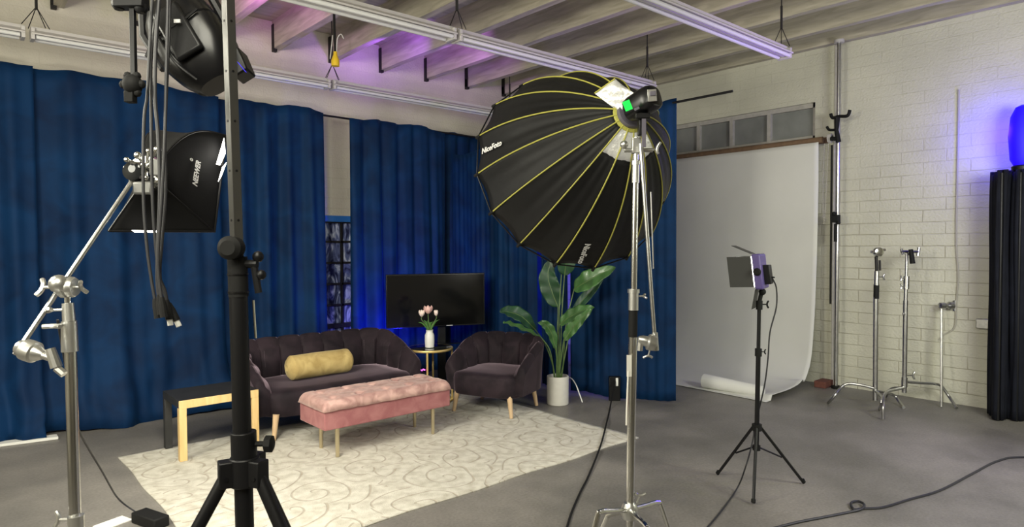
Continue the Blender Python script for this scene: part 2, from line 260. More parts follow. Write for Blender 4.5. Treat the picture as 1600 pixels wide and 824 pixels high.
# ------------------------------------------------------------------ mesh builder
ORG = {}
class MB:
    def __init__(s): s.v = []; s.f = []; s.mi = []; s.cur = 0
    def add(s, vs, fs):
        o = len(s.v); s.v += [V3(p) for p in vs]; s.f += [tuple(i+o for i in f) for f in fs]; s.mi += [s.cur]*len(fs); return s
    def obox(s, c, ax, ay, az):
        c, ax, ay, az = V3(c), V3(ax), V3(ay), V3(az); vs = [c+ax*i+ay*j+az*k for i in (-1,1) for j in (-1,1) for k in (-1,1)]
        fs = [(0,1,3,2),(4,6,7,5),(0,4,5,1),(2,3,7,6),(0,2,6,4),(1,5,7,3)]
        if ax.cross(ay).dot(az) < 0: fs = [f[::-1] for f in fs]
        return s.add(vs, fs)
    def box(s, x0, x1, y0, y1, z0, z1): return s.obox(((x0+x1)/2,(y0+y1)/2,(z0+z1)/2), ((x1-x0)/2,0,0), (0,(y1-y0)/2,0), (0,0,(z1-z0)/2))
    def rbox(s, c, sx, sy, sz, rz=0.0):
        q = Matrix.Rotation(rz, 3, 'Z'); return s.obox(c, q@V3((sx/2,0,0)), q@V3((0,sy/2,0)), (0,0,sz/2))
    def tube(s, pts, r, n=10, caps=True, flat=1.0):
        pts = [V3(p) for p in pts]; m = len(pts)
        rs = r if isinstance(r, (list, tuple)) else [r]*m
        T = []
        for i in range(m):
            a = pts[max(0,i-1)]; b = pts[min(m-1,i+1)]; t = (b-a); T.append(t.normalized() if t.length > 1e-9 else V3((0,0,1)))
        ref = V3((0,0,1)) if abs(T[0].z) < .9 else V3((1,0,0)); N = T[0].cross(ref).normalized(); vs = []
        for i in range(m):
            N = (N - T[i]*N.dot(T[i])).normalized(); B = T[i].cross(N)
            for k in range(n):
                a = 2*PI*k/n; vs.append(pts[i] + (N*math.cos(a) + B*math.sin(a)*flat)*rs[i])
        fs = [(i*n+k, i*n+(k+1)%n, (i+1)*n+(k+1)%n, (i+1)*n+k) for i in range(m-1) for k in range(n)]
        if caps: fs += [tuple(range(n))[::-1], tuple((m-1)*n+k for k in range(n))]
        return s.add(vs, fs)
    def cyl(s, a, b, r, r2=None, n=16): return s.tube([a, b], [r, r if r2 is None else r2], n)
    def lathe(s, c, prof, axis=(0,0,1), n=24, closed=True):
        c = V3(c); ax = V3(axis).normalized(); ref = V3((1,0,0)) if abs(ax.x) < .9 else V3((0,1,0)); A = ax.cross(ref).normalized(); B = ax.cross(A)
        vs = []; m = len(prof)
        for h, r in prof:
            for k in range(n): a = 2*PI*k/n; vs.append(c + ax*h + (A*math.cos(a)+B*math.sin(a))*r)
        fs = [(i*n+k, i*n+(k+1)%n, (i+1)*n+(k+1)%n, (i+1)*n+k) for i in range(m-1) for k in range(n)]
        if closed: fs += [tuple(range(n))[::-1], tuple((m-1)*n+k for k in range(n))]
        return s.add(vs, fs)
    def ball(s, c, rx, ry=None, rz=None, n=14):
        ry = rx if ry is None else ry; rz = rx if rz is None else rz; c = V3(c); vs = []; m = n//2
        for i in range(m+1):
            th = PI*i/m*.996+.003
            for k in range(n): a = 2*PI*k/n; vs.append(c+V3((rx*math.sin(th)*math.cos(a), ry*math.sin(th)*math.sin(a), -rz*math.cos(th))))
        fs = [(i*n+k, i*n+(k+1)%n, (i+1)*n+(k+1)%n, (i+1)*n+k) for i in range(m) for k in range(n)]
        fs += [tuple(range(n))[::-1], tuple(m*n+k for k in range(n))]
        return s.add(vs, fs)
    def grid(s, fn, nu, nv, cu=False):
        vs = [fn(i/(nu if cu else nu-1), j/(nv-1)) for i in range(nu) for j in range(nv)]
        fs = [(i*nv+j, ((i+1)%nu)*nv+j, ((i+1)%nu)*nv+j+1, i*nv+j+1) for i in range(nu if cu else nu-1) for j in range(nv-1)]
        return s.add(vs, fs)
    def build(s, name, m, parent=None, smooth=True, bevel=0, sub=0, solid=0, ang=35, soff=0):
        me = bpy.data.meshes.new(name)
        if parent is not None: org = ORG[parent.name]
        else:
            xs = [p.x for p in s.v]; ys = [p.y for p in s.v]; zs = [p.z for p in s.v]; org = V3(((min(xs)+max(xs))/2, (min(ys)+max(ys))/2, min(zs)))
        me.from_pydata([p-org for p in s.v], [], s.f); me.update()
        for x in (m if isinstance(m, list) else [m]): me.materials.append(x)
        if any(s.mi): me.polygons.foreach_set('material_index', s.mi)
        if smooth:
            me.polygons.foreach_set('use_smooth', [True]*len(me.polygons))
            if ang: me.set_sharp_from_angle(angle=math.radians(ang))
        o = bpy.data.objects.new(name, me); C.objects.link(o)
        if parent is not None: o.parent = parent
        else: o.location = org
        ORG[o.name] = org
        if solid: md = o.modifiers.new('solid', 'SOLIDIFY'); md.thickness = solid; md.offset = soff
        if bevel: md = o.modifiers.new('bevel', 'BEVEL'); md.width = bevel; md.segments = 2; md.limit_method = 'ANGLE'; md.angle_limit = math.radians(40)
        if sub: md = o.modifiers.new('sub', 'SUBSURF'); md.levels = sub; md.render_levels = sub
        return o
def tag(o, label, cat=None, group=None, kind=None):
    o['label'] = label
    if cat: o['category'] = cat
    if group: o['group'] = group
    if kind: o['kind'] = kind
    return o
def thing(name, loc, label, cat, group=None):
    o = bpy.data.objects.new(name, None); C.objects.link(o); o.location = loc; o.empty_display_size = .1; ORG[o.name] = V3(loc); return tag(o, label, cat, group)
def struct(name, mb, m, label=None, **k):
    o = mb.build(name, m, **k); o['kind'] = 'structure'
    if label: o['label'] = label
    return o
def spline(pts, n=8):
    pts = [V3(p) for p in pts]; out = []
    for i in range(len(pts)-1):
        p0 = pts[max(0,i-1)]; p1 = pts[i]; p2 = pts[i+1]; p3 = pts[min(len(pts)-1,i+2)]
        for k in range(n):
            t = k/n; out.append(.5*((2*p1)+(p2-p0)*t+(2*p0-5*p1+4*p2-p3)*t*t+(3*p1-p0-3*p2+p3)*t*t*t))
    out.append(pts[-1]); return out
def lettering(txt, size, origin, xdir, normal, parent, m, name='lettering', ext=.0006, shear=0.0):
    cu = bpy.data.curves.new(name, 'FONT'); cu.body = txt; cu.size = size; cu.extrude = ext; cu.align_x = 'CENTER'; cu.align_y = 'CENTER'; cu.shear = shear
    cu.offset = size*.025
    o = bpy.data.objects.new(name, cu); C.objects.link(o); cu.materials.append(m)
    n = V3(normal).normalized(); x = V3(xdir); x = (x-n*x.dot(n)).normalized(); y = n.cross(x)
    o.matrix_world = Matrix(((x.x,y.x,n.x,0),(x.y,y.y,n.y,0),(x.z,y.z,n.z,0),(0,0,0,1)))
    mwx = o.matrix_world.copy(); bpy.context.view_layer.update(); me = bpy.data.meshes.new_from_object(o.evaluated_get(bpy.context.evaluated_depsgraph_get()))
    bpy.data.objects.remove(o); me.transform(mwx); o = bpy.data.objects.new(name, me); C.objects.link(o)
    if not me.materials: me.materials.append(m)
    o.location = V3(origin) - ORG[parent.name]; o.parent = parent; return o

# ------------------------------------------------------------------ room
WX, WY, ZC = 7.25, 7.0, 3.67      # right wall plane, left wall plane, underside of the joists
X0, Y0 = -3.0, -3.0
struct('floor', MB().box(X0-.2, WX+.3, Y0-.2, WY+.3, -.1, 0), M['floor'], 'worn grey polished concrete floor')
# right wall with an opening for the transom
b = MB(); TY0, TY1, TZ0, TZ1 = 3.17, 5.6, 2.70, 3.10
b.box(WX, WX+.25, Y0, TY0, 0, 4.1); b.box(WX, WX+.25, TY1, WY+.25, 0, 4.1); b.box(WX, WX+.25, TY0, TY1, 0, TZ0); b.box(WX, WX+.25, TY0, TY1, TZ1, 4.1)
struct('wall_right', b, M['brick_right'], 'white painted block wall on the right', smooth=False)
b = MB(); LX0, LX1, LZ0, LZ1 = 2.9, 4.1, .52, 1.86
b.box(X0, LX0, WY, WY+.25, 0, 4.1); b.box(LX1, WX+.25, WY, WY+.25, 0, 4.1); b.box(LX0, LX1, WY, WY+.25, 0, LZ0); b.box(LX0, LX1, WY, WY+.25, LZ1, 4.1)
struct('wall_left', b, M['brick_left'], 'white painted block wall behind the blue curtains', smooth=False)
struct('wall_back', MB().box(X0-.2, X0, Y0, WY, 0, 4.1), M['brick_left'], smooth=False)
struct('wall_front', MB().box(X0, WX, Y0-.2, Y0, 0, 4.1), M['brick_left'], smooth=False)
struct('ceiling', MB().box(X0-.2, WX+.3, Y0-.2, WY+.3, 3.97, 4.1), M['deck'], 'whitewashed board ceiling above the joists', smooth=False)
jx = 6.69; k = 0; jlist = [7.20]
while jx > X0: jlist.append(jx); jx -= .652
for jx in jlist:
    b = MB(); n = 24
    ph = random.random()*9
    b.grid(lambda u, v, jx=jx, ph=ph: V3((jx + (-.04 if v in (0, 1) or v < .26 else .04) + .006*math.sin(u*7+ph), Y0+u*(WY-Y0), ZC + (.3 if v in (0, 1) or v > .7 else 0) + .006*noise.noise(V3((u*14, jx, ph))))), 40, 5)
    o = struct('ceiling_joist', b, M['joist'], 'whitewashed timber ceiling joist', smooth=False); o['group'] = 'ceiling joists'
    h = MB(); h.box(jx-.052, jx-.01, WY-.05, WY-.002, ZC-.03, ZC+.10); h.box(jx-.052, jx-.042, WY-.06, WY-.002, ZC-.0, ZC+.26)
    o2 = h.build('joist_hanger', M['iron'], None); o2['kind'] = 'structure'; o2['group'] = 'joist hangers'; o2['label'] = 'dark iron bracket under joist end at the wall'
# ledger on top of left wall between joists is part of wall; window 1 behind the curtain gap
t = MB(); fr = MB()
for x in (LX0, LX1-.05): fr.box(x, x+.05, WY+.05, WY+.11, LZ0, LZ1)
for z in (LZ0+.06, LZ1-.05): fr.box(LX0, LX1, WY+.05, WY+.11, z, z+.05)
wn = struct('window_1', fr, M['iron'], 'steel window frame behind the gap between the blue curtains', smooth=False)
g = MB()
for i in range(1, 5): z = LZ0+.08+(LZ1-LZ0-.1)*i/5; g.box(LX0, LX1, WY+.06, WY+.095, z-.012, z+.012)
for i in range(1, 4): x = LX0+(LX1-LX0)*i/4+.05; g.box(x-.010, x+.010, WY+.06, WY+.095, LZ0, LZ1)
o = g.build('window_muntins', M['iron'], wn, smooth=False)
MB().box(LX0, LX1, WY+.10, WY+.108, LZ0, LZ1).build('window_pane', M['window'], wn, smooth=False)
MB().box(LX0-.03, LX1+.03, WY-.04, WY+.1, LZ0-.04, LZ0+.02).build('window_sill', M['white_metal'], wn, bevel=.006)
MB().box(LX0-.1, LX1+.1, WY-.008, WY-.002, LZ1-.035, LZ1+.035).build('masking_tape', M['tape'], wn, smooth=False)
# window 2, transom on the right wall
fr = MB(); fr.box(WX+.04, WX+.10, TY0, TY1, TZ0, TZ0+.04); fr.box(WX+.04, WX+.10, TY0, TY1, TZ1-.05, TZ1)
for y in (TY0, TY1-.04): fr.box(WX+.04, WX+.10, y, y+.04, TZ0, TZ1)
wn = struct('window_2', fr, M['grey_frame'], 'row of painted-over transom panes above the paper backdrop', smooth=False)
g = MB()
for y in (3.72, 4.20, 4.66, 5.12): g.box(WX+.035, WX+.10, y-.022, y+.022, TZ0, TZ1)
g.build('window_mullions', M['grey_frame'], wn, smooth=False)
MB().box(WX+.08, WX+.09, TY0, TY1, TZ0, TZ1).build('window_pane', M['grey_pane'], wn, smooth=False)
struct('trim_1', MB().box(WX-.03, WX, 2.98, 5.6, TZ0-.07, TZ0-.005), M['cardboard'], 'brown timber ledge under the transom panes', bevel=.004)
struct('trim_2', MB().box(WX-.012, WX+.002, 2.9, 2.96, 0, ZC), M['grey_frame'], 'painted vertical strip on the right wall')

# ------------------------------------------------------------------ curtains
def curtain(label, path, ztop, zbot, folds, amp, seed, group='blue velvet curtains', puddle=0.0, nu=None, lean=0.0, inner=0.0):
    """path: list of (x, y); folds per metre; the sheet hangs down the path with pleats"""
    rnd = random.Random(seed)
    P = [V3((x, y, 0)) for x, y in path]; L = [0]
    for a, c in zip(P, P[1:]): L.append(L[-1]+(c-a).length)
    tot = L[-1]
    def at(s):
        s = max(0, min(tot, s))
        for i in range(len(P)-1):
            if s <= L[i+1]+1e-9: q = (s-L[i])/(L[i+1]-L[i]); d = (P[i+1]-P[i]).normalized(); return P[i].lerp(P[i+1], q), d
        return P[-1], d
    ph = [rnd.random()*6.28 for _ in range(6)]
    nu = nu or int(tot*folds*9)+20; nv = 30
    fk = folds*6.28
    def fold(s, z01):
        a = math.sin(s*fk + ph[0] + 1.3*math.sin(s*2.3+ph[1]) + .35*math.sin(z01*2+s*3))
        c = math.sin(s*fk*.37 + ph[2] + .5*math.sin(z01*2.6+ph[4])); e = math.sin(s*fk*2.1+ph[3]+z01)
        env = .55+.45*math.sin(s*1.7+ph[5])
        return (a*env*.62 + c*.5*(.35+.65*(1-z01)) + e*.14)
    def fn(u, v):
        s = u*tot; p, d = at(s); nrm = V3((d.y, -d.x, 0)); z01 = 1-v
        zt = ztop[0]+(ztop[1]-ztop[0])*u + .018*math.sin(s*4.1+ph[1]) + .012*math.sin(s*11+ph[2])
        zb = zbot + .012*math.sin(s*5+ph[3])
        z = zb+(zt-zb)*z01
        am = amp*(.55+.45*min(1, v*2.2))
        off = fold(s, z01)*am + lean*v
        sl = 0
        if puddle and z01 < .28:
            q = (1-z01/.28)**1.6; off += q*puddle*(.55+.5*noise.noise(V3((s*2.2, z01*8, seed)))) ; sl = q*.10*noise.noise(V3((s*3.1+5, z01*9, seed)))
        edge = inner*math.sin(PI*min(1, v))*u if inner else 0
        return p + nrm*off + d*(sl+edge) + V3((0,0,z))
    mb = MB(); mb.grid(fn, nu, nv)
    o = mb.build('velvet_curtain', M['curtain'], ang=0, solid=.004); return tag(o, label, 'curtain', group)
yc = 6.62
curtain('blue velvet curtain panel at the far left edge of the room', [(-1.2, yc-.06), (.60, yc-.01)], (3.10, 3.05), .01, 3.4, .085, 11, puddle=.42, lean=.05)
curtain('wide blue velvet curtain behind the hanging cables and left softbox', [(.54, yc+.04), (1.2, yc), (2.05, yc)], (3.06, 3.00), .01, 3.0, .075, 12, puddle=.40, lean=.04)
curtain('blue velvet curtain with its right edge at the wall gap', [(1.98, yc+.05), (2.4, yc), (3.13, yc)], (3.01, 2.985), .02, 4.0, .08, 13, puddle=.08, lean=.03)
curtain('blue velvet curtain between the wall gap and the corner, behind the television', [(3.44, yc), (4.74, yc)], (2.995, 2.95), .02, 4.3, .08, 14, lean=.03)
curtain('dark blue velvet curtain recessed into the corner behind the other curtains', [(4.68, yc+.14), (6.9, yc+.16)], (2.96, 2.98), .02, 4.5, .06, 15)
curtain('blue velvet curtain returning from the corner, beside the television', [(4.78, 6.52), (4.88, 5.14)], (2.66, 2.73), .02, 6.2, .045, 16)
curtain('narrow blue velvet curtain behind the potted plant', [(4.885, 5.06), (4.90, 4.70)], (2.73, 2.77), .02, 7.2, .04, 17)
curtain('long blue velvet curtain ending beside the white paper backdrop', [(4.90, 4.62), (4.95, 4.3), (5.32, 3.64)], (2.78, 2.92), .02, 5.2, .05, 18)
b = MB(); b.tube([(-1.6, yc+.10, 3.02), (6.9, yc+.10, 2.945)], .012, 8)
tag(b.build('curtain_rod', M['black']), 'thin dark rod seen where the left wall curtains part', 'rod')
b = MB(); b.tube([(5.30, 3.72, 2.90), (5.40, 3.1, 2.925)], .012, 8)
tag(b.build('curtain_rod', M['black']), 'thin dark rod end jutting past the right curtain near backdrop', 'rod')

# ------------------------------------------------------------------ fluorescent fixtures
def fixture(x0, x1, y, z, label, hang):
    t = thing('fluorescent_fixture', ((x0+x1)/2, y, z), label, 'ceiling light', 'unlit strip light fixtures')
    b = MB(); prof = [(-.03,.055),(.03,.055),(.034,.03),(.075,.0),(.075,-.012),(.03,-.004),(.012,-.03),(-.012,-.03),(-.03,-.004),(-.075,-.012),(-.075,0),(-.034,.03)]
    n = len(prof); vs = [V3((x, y+p, z+q)) for x in (x0+.01, x1-.01) for p, q in prof]
    b.add(vs, [(i, i+n, (i+1)%n+n, (i+1)%n) for i in range(n)]+[tuple(range(n))[::-1], tuple(range(n, 2*n))]); b.build('reflector_housing', M['white_metal'], t, smooth=False)
    for s in (-1, 1):
        MB().cyl((x0+.04, y+s*.047, z-.026), (x1-.04, y+s*.047, z-.026), .0165, n=12).build('fluorescent_tube', M['tube'], t)
    for x in (x0+.02, x1-.02):
        MB().box(x-.013, x+.013, y-.060, y+.060, z-.046, z+.042).build('end_cap', M['white_metal'], t, bevel=.003)
    for x in hang:
        b = MB(); top = (x, y, ZC+.25)
        b.tube([top, (x, y, z+.22)], .006, 6)
        for a, c in ((-.10,-.05),(-.05,.05),(.05,-.05),(.10,.05)): b.tube([(x, y, z+.22), (x+a, y+c, z+.055)], .0035, 5)
        b.tube([(x, y, z+.4), (x, y, z+.2)], .011, 6)
        b.build('hanger_wire', M['iron'], t)
    return t
for y, z, nm in ((6.27, 3.20, 'nearest the left wall'), (4.12, 3.18, 'in the middle row'), (2.70, 3.20, 'in the right-hand row')):
    fixture(3.05, 5.58, y, z, 'white twin strip light %s, far unit of its row' % nm, (3.07, 5.50))
    if y > 4: fixture(.55, 3.03, y, z, 'white twin strip light %s, near unit of its row' % nm, (.6,))
    if y > 5: fixture(-1.95, .53, y, z, 'white twin strip light %s, leftmost unit by the frame edge' % nm, ())

# pendant yellow socket
p = DP(524, 92, 5.6)
t = thing('pendant_socket', p, 'yellow plug socket hanging from the ceiling on a black cord', 'socket')
up = V3((0,0,1))
MB().lathe(p-up*.065, [(0,.012),(.002,.034),(.05,.036),(.075,.026),(.10,.017),(.125,.016)]).build('socket_body', M['yellow_plastic'], t)
b = MB(); b.tube(spline([p+up*.06, p+up*.3+RIGHT*-.005, p+up*.75+RIGHT*-.01, p+up*1.1+RIGHT*-.01]), .011, 8); b.build('cord', M['rubber'], t)
b = MB(); b.tube(spline([p+up*.05+RIGHT*.01, p+up*.17+RIGHT*.02, p+up*.21+RIGHT*.05, p+up*.17+RIGHT*.075]), .005, 6); b.tube(spline([p+up*.0-RIGHT*.045, p+up*.08-RIGHT*.035, p+up*.2-RIGHT*.02]), .005, 6); b.build('hook', M['white_metal'], t)

# ------------------------------------------------------------------ rug
b = MB(); rx0, rx1, ry0, ry1 = .94, 4.13, 3.18, 5.44
b.grid(lambda u, v: V3((rx0+(rx1-rx0)*u+.006*math.sin(v*17), ry0+(ry1-ry0)*v+.008*math.sin(u*23), .010+.003*math.sin(u*31+v*13)*(0 < u < 1 and 0 < v < 1))), 60, 46)
tag(b.build('area_rug', M['rug'], ang=0, solid=.011, soff=-1), 'cream pile rug with taupe scrollwork under the seating', 'rug')
RZ = .013

# ------------------------------------------------------------------ furniture
def tapered_leg(t, top, foot, r0, r1, m, name='leg'):
    MB().tube([top, foot], [r0, r1], 14).build(name, m, t)
def backshell(pathfn, hfn, thick, z0, nch, N=120, scal=.045):
    """closed band following pathfn(u)->(point, outward normal); outer smooth, inner channelled"""
    b = MB(); nv = 14
    prof = []
    for j in range(nv):
        a = j/(nv-1)
        prof.append(a)
    vs = []
    for i in range(N):
        u = i/(N-1); p, n = pathfn(u); h = hfn(u); sc_ = abs(math.sin(PI*u*nch))**.38*scal
        ring = []
        zt = z0+h; th = thick
        ring.append(p+V3((0,0,z0))); ring.append(p+n*.015+V3((0,0,z0+h*.5)))
        ring.append(p+n*.03+V3((0,0,zt-.05)))
        for a in range(5):
            q = a/4*PI; ring.append(p + n*(.03-th/2+th/2*math.cos(q)) + V3((0,0,zt-.05+(.05+sc_*.4)*math.sin(q))))
        ring.append(p-n*(th+sc_-.02)+V3((0,0,zt-.09))); ring.append(p-n*(th+sc_)+V3((0,0,z0+h*.5))); ring.append(p-n*(th+sc_*.6)+V3((0,0,z0+.1)))
        ring.append(p-n*th+V3((0,0,z0)))
        vs += ring
    k = len(ring); fs = [(i*k+j, (i+1)*k+j, (i+1)*k+(j+1)%k, i*k+(j+1)%k) for i in range(N-1) for j in range(k)]
    fs += [tuple(range(k)), tuple((N-1)*k+j for j in range(k))[::-1]]
    b.add(vs, fs); return b
def upath(a, bk, fr, rad, R3, c):
    """U path: half width a, back at +bk, front ends at -fr, corner radius rad; local +y is the back"""
    pts = []
    def arc(cx, cy, a0, a1, n): return [(cx+rad*math.cos(a0+(a1-a0)*i/n), cy+rad*math.sin(a0+(a1-a0)*i/n)) for i in range(n+1)]
    pl = [(-a, -fr)] + arc(-a+rad, bk-rad, PI, PI/2, 14) + arc(a-rad, bk-rad, PI/2, 0, 14) + [(a, -fr)]
    L = [0]
    for p, q in zip(pl, pl[1:]): L.append(L[-1]+math.hypot(q[0]-p[0], q[1]-p[1]))
    def fn(u):
        s = u*L[-1]
        for i in range(len(pl)-1):
            if s <= L[i+1]+1e-9 and L[i+1] > L[i]:
                q = (s-L[i])/(L[i+1]-L[i]); x = pl[i][0]+(pl[i+1][0]-pl[i][0])*q; y = pl[i][1]+(pl[i+1][1]-pl[i][1])*q
                dx, dy = pl[i+1][0]-pl[i][0], pl[i+1][1]-pl[i][1]; l = math.hypot(dx, dy); n = V3((-dy/l, dx/l, 0))
                return c+R3@V3((x, y, 0)), R3@n, y
        return c+R3@V3((pl[-1][0], pl[-1][1], 0)), R3@V3((1,0,0)), pl[-1][1]
    return fn
def lounge(name, c, rz, a, bk, fr, label, cat, nch, seat_h, back_h, front_drop, leg_m, rad=.28, seat_front=None):
    t = thing(name, c, label, cat); R3 = Matrix.Rotation(rz, 3, 'Z'); c = V3(c); fn = upath(a, bk, fr*.78, rad, R3, c)
    z0 = .19
    def h(u):
        y = fn(u)[2]; q = max(0, min(1, (bk-.10-y)/(bk+fr*.8-.10))); return (back_h-z0) - front_drop*q**1.5
    backshell(lambda u: fn(u)[:2], h, .085, z0, nch, N=nch*18+1).build('backrest', M['sofa'], t, ang=60)
    # seat block with rounded front
    b = MB(); NU = 44; pr = []
    def plan(k):
        # superellipse footprint
        th = 2*PI*k/NU; ex = .42; cx = math.copysign(abs(math.cos(th))**ex, math.cos(th)); cy = math.copysign(abs(math.sin(th))**ex, math.sin(th))
        return cx*(a-.045), (bk-.05-(-fr))/2*cy + (bk-.05-fr)/2
    lev = [(.17,.97),(.18,.99),(.26,1.0),(seat_h-.055,1.0),(seat_h-.02,.985),(seat_h,.94),(seat_h+.012,.7),(seat_h+.016,.3),(seat_h+.016,.02)]
    vs = []
    for z, s in lev:
        for k in range(NU):
            x, y = plan(k); cy0 = (bk-.05-fr)/2; vs.append(c+R3@V3((x*s, cy0+(y-cy0)*s, z)))
    fs = [(i*NU+k, i*NU+(k+1)%NU, (i+1)*NU+(k+1)%NU, (i+1)*NU+k) for i in range(len(lev)-1) for k in range(NU)]+[tuple(range(NU))[::-1], tuple((len(lev)-1)*NU+k for k in range(NU))]
    b.add(vs, fs); b.build('seat', M['sofa'], t, ang=60)
    for sx in (-1, 1):
        for sy, yy in ((-1, -fr+.06), (1, bk-.16)):
            xx = sx*(a-.12); tapered_leg(t, c+R3@V3((xx, yy, .20)), c+R3@V3((xx+sx*.03, yy+sy*.02, 0)), .026, .016, leg_m)
    return t
lounge('loveseat', (2.58, 5.42, RZ), 0, .74, .40, .42, 'plum velvet loveseat with a channel-tufted curved back', 'sofa', 13, .37, .70, .24, M['beech'], rad=.30)
lounge('barrel_armchair', (3.93, 4.66, RZ), math.radians(-68.8), .39, .34, .36, 'plum velvet barrel armchair beside the potted plant', 'armchair', 9, .36, .655, .22, M['beech'], rad=.30)

# bolster
c = V3((2.46, 5.34, .515)); ax = V3((1, .03, 0)).normalized(); Lh = .30
def bol(u, v):
    th = u*2*PI; h = (v*2-1)*Lh; e = max(0, (abs(v*2-1)-.82)/.18); r = .108*math.sqrt(max(0.0, 1-e*e*.93)) * (1+.03*noise.noise(V3((math.cos(th)*1.5, math.sin(th)*1.5, h*7))))
    A = ax.cross(up).normalized(); return c + ax*h*(1-.0) + A*math.cos(th)*r + up*math.sin(th)*r*.96
b = MB(); b.grid(bol, 40, 34, cu=True); n0 = len(b.v)
b.add([c-ax*Lh*.955, c+ax*Lh*.955], [])
for i in range(40): b.f.append((n0, i*34, ((i+1)%40)*34)); b.f.append((n0+1, ((i+1)%40)*34+33, i*34+33)); b.mi += [0, 0]
t = thing('bolster_pillow', c-up*.1, 'mustard velvet bolster pillow lying on the loveseat', 'pillow')
b.build('cushion', M['gold_velvet'], t, ang=70)
b = MB()
for s in (-1, 1): b.tube([c+ax*Lh*.86*s+(ax.cross(up)*math.cos(q)+up*math.sin(q))*.098 for q in [2*PI*i/30 for i in range(31)]], .006, 6)
b.build('piping', M['gold_velvet'], t)

# pink bench
t = thing('tufted_bench', (2.55, 4.49, RZ), 'pink velvet tufted bench on thin brass legs', 'bench')
bx0, bx1, by0, by1 = 2.0, 3.09, 4.28, 4.70
MB().box(bx0, bx1, by0, by1, .235, .375).build('base_box', M['pink'], t, bevel=.008)
def tuft(x, y):
    s = 0; nx, ny = 5, 2
    for i in range(nx):
        for j in range(ny):
            cx = bx0+(i+.5)*(bx1-bx0)/nx + (0 if j == 0 else .0); cy = by0+(j+.5)*(by1-by0)/ny
            d = math.hypot(x-cx, y-cy); s += math.exp(-(d/.03)**2)
    fx = abs(((x-bx0)/((bx1-bx0)/nx)) % 1-.0); g = 0
    gx = min(fx, 1-fx)*(bx1-bx0)/nx
    lx = abs(((x-bx0)/((bx1-bx0)/nx)) % 1-.5)*(bx1-bx0)/nx
    return s*.030 + .007*math.exp(-(lx/.009)**2) + .004*math.exp(-((y-(by0+by1)/2)/.02)**2)
NX, NY = 84, 36; b = MB(); ox = .012
def cush(u, v):
    # wraps over: v 0..1 across front lip -> top -> back lip ; rounded via profile
    x = bx0-ox+(bx1-bx0+2*ox)*u; y = by0-ox+(by1-by0+2*ox)*v
    du = min(u, 1-u)*(bx1-bx0); dv = min(v, 1-v)*(by1-by0)
    e = min(1, du/.05); f = min(1, dv/.05); rr = math.sqrt(max(0, 1-(1-e)**2))*math.sqrt(max(0, 1-(1-f)**2))
    return V3((x, y, .372+.075*rr - tuft(x, y)*rr + .004*noise.noise(V3((x*14, y*14, 0)))))
b.grid(cush, NX, NY)
b.build('seat_cushion', M['pink_lit_top'], t, ang=0, solid=.012, soff=-1)
b = MB()
for i in range(5):
    for j in range(2): x = bx0+(i+.5)*(bx1-bx0)/5; y = by0+(j+.5)*(by1-by0)/2; b.ball((x, y, .372+.072-.031), .011, .011, .006, 10)
b.build('tufting_buttons', M['pink_lit_top'], t)
for x in (2.13, 2.965):
    for y in (4.35, 4.62): MB().cyl((x, y, .24), (x, y, RZ), .017, .014).build('leg', M['pale_brass'], t)

# black and pine side table
t = thing('side_table', (1.52, 5.2, 0), 'low side table with black top and pine front legs', 'table')
tx0, tx1, ty0, ty1, tz = 1.24, 1.80, 4.99, 5.44, .45
MB().box(tx0, tx1, ty0+.004, ty1, tz-.012, tz).build('tabletop', M['black_wood'], t, bevel=.002)
b = MB(); b.box(tx0, tx1, ty0+.012, ty1, tz-.055, tz-.013); b.build('apron', M['black_wood'], t, bevel=.002)
MB().box(tx0, tx1, ty0, ty0+.012, tz-.06, tz-.001).build('front_edge', M['pine'], t, bevel=.002)
for x in (tx0, tx1-.05):
    b = MB(); b.box(x, x+.05, ty0, ty0+.05, RZ, tz-.06); o = b.build('leg', M['pine'], t, bevel=.002)
    MB().box(x, x+.05, ty1-.05, ty1, RZ, tz-.055).build('leg', M['black_wood'], t, bevel=.002)

# round brass accent table, vase, tulips
tc_ = FL(672, 545, .53); tc_.z = RZ
t = thing('accent_table', tc_, 'round brass accent table with dark glass top', 'table')
R = .215; ZT = .53
b = MB(); b.tube([tc_+V3((R*math.cos(a), R*math.sin(a), ZT-.012)) for a in [2*PI*i/48 for i in range(49)]], .013, 8, caps=False); b.build('rim', M['brass'], t)
MB().lathe(tc_, [(ZT-.006, R-.004), (ZT+.001, R-.004)], n=48).build('glass_top', M['glass_dark'], t)
b = MB(); b.tube([tc_+V3((R*.97*math.cos(a), R*.97*math.sin(a), .012)) for a in [2*PI*i/48 for i in range(49)]], .009, 8, caps=False); b.build('base_ring', M['brass'], t)
base = math.atan2(-FWD.y, -FWD.x)
for a in (base, base+PI/2, base+PI, base-PI/2):
    q = tc_+V3((R*math.cos(a), R*math.sin(a), 0)); MB().cyl(q+up*.005, q+up*(ZT-.01), .011).build('leg', M['brass'], t)
vc = tc_+up*(ZT+.003)+FWD*-.03
t = thing('flower_vase', vc, 'white ribbed ceramic vase on the brass accent table', 'vase')
MB().lathe(vc, [(0,.036),(.004,.043),(.06,.047),(.12,.046),(.135,.040),(.150,.033),(.165,.033),(.172,.036),(.168,.028),(.11,.03)], n=32).build('vase_body', M['white_cer'], t)
top = vc+up*.165
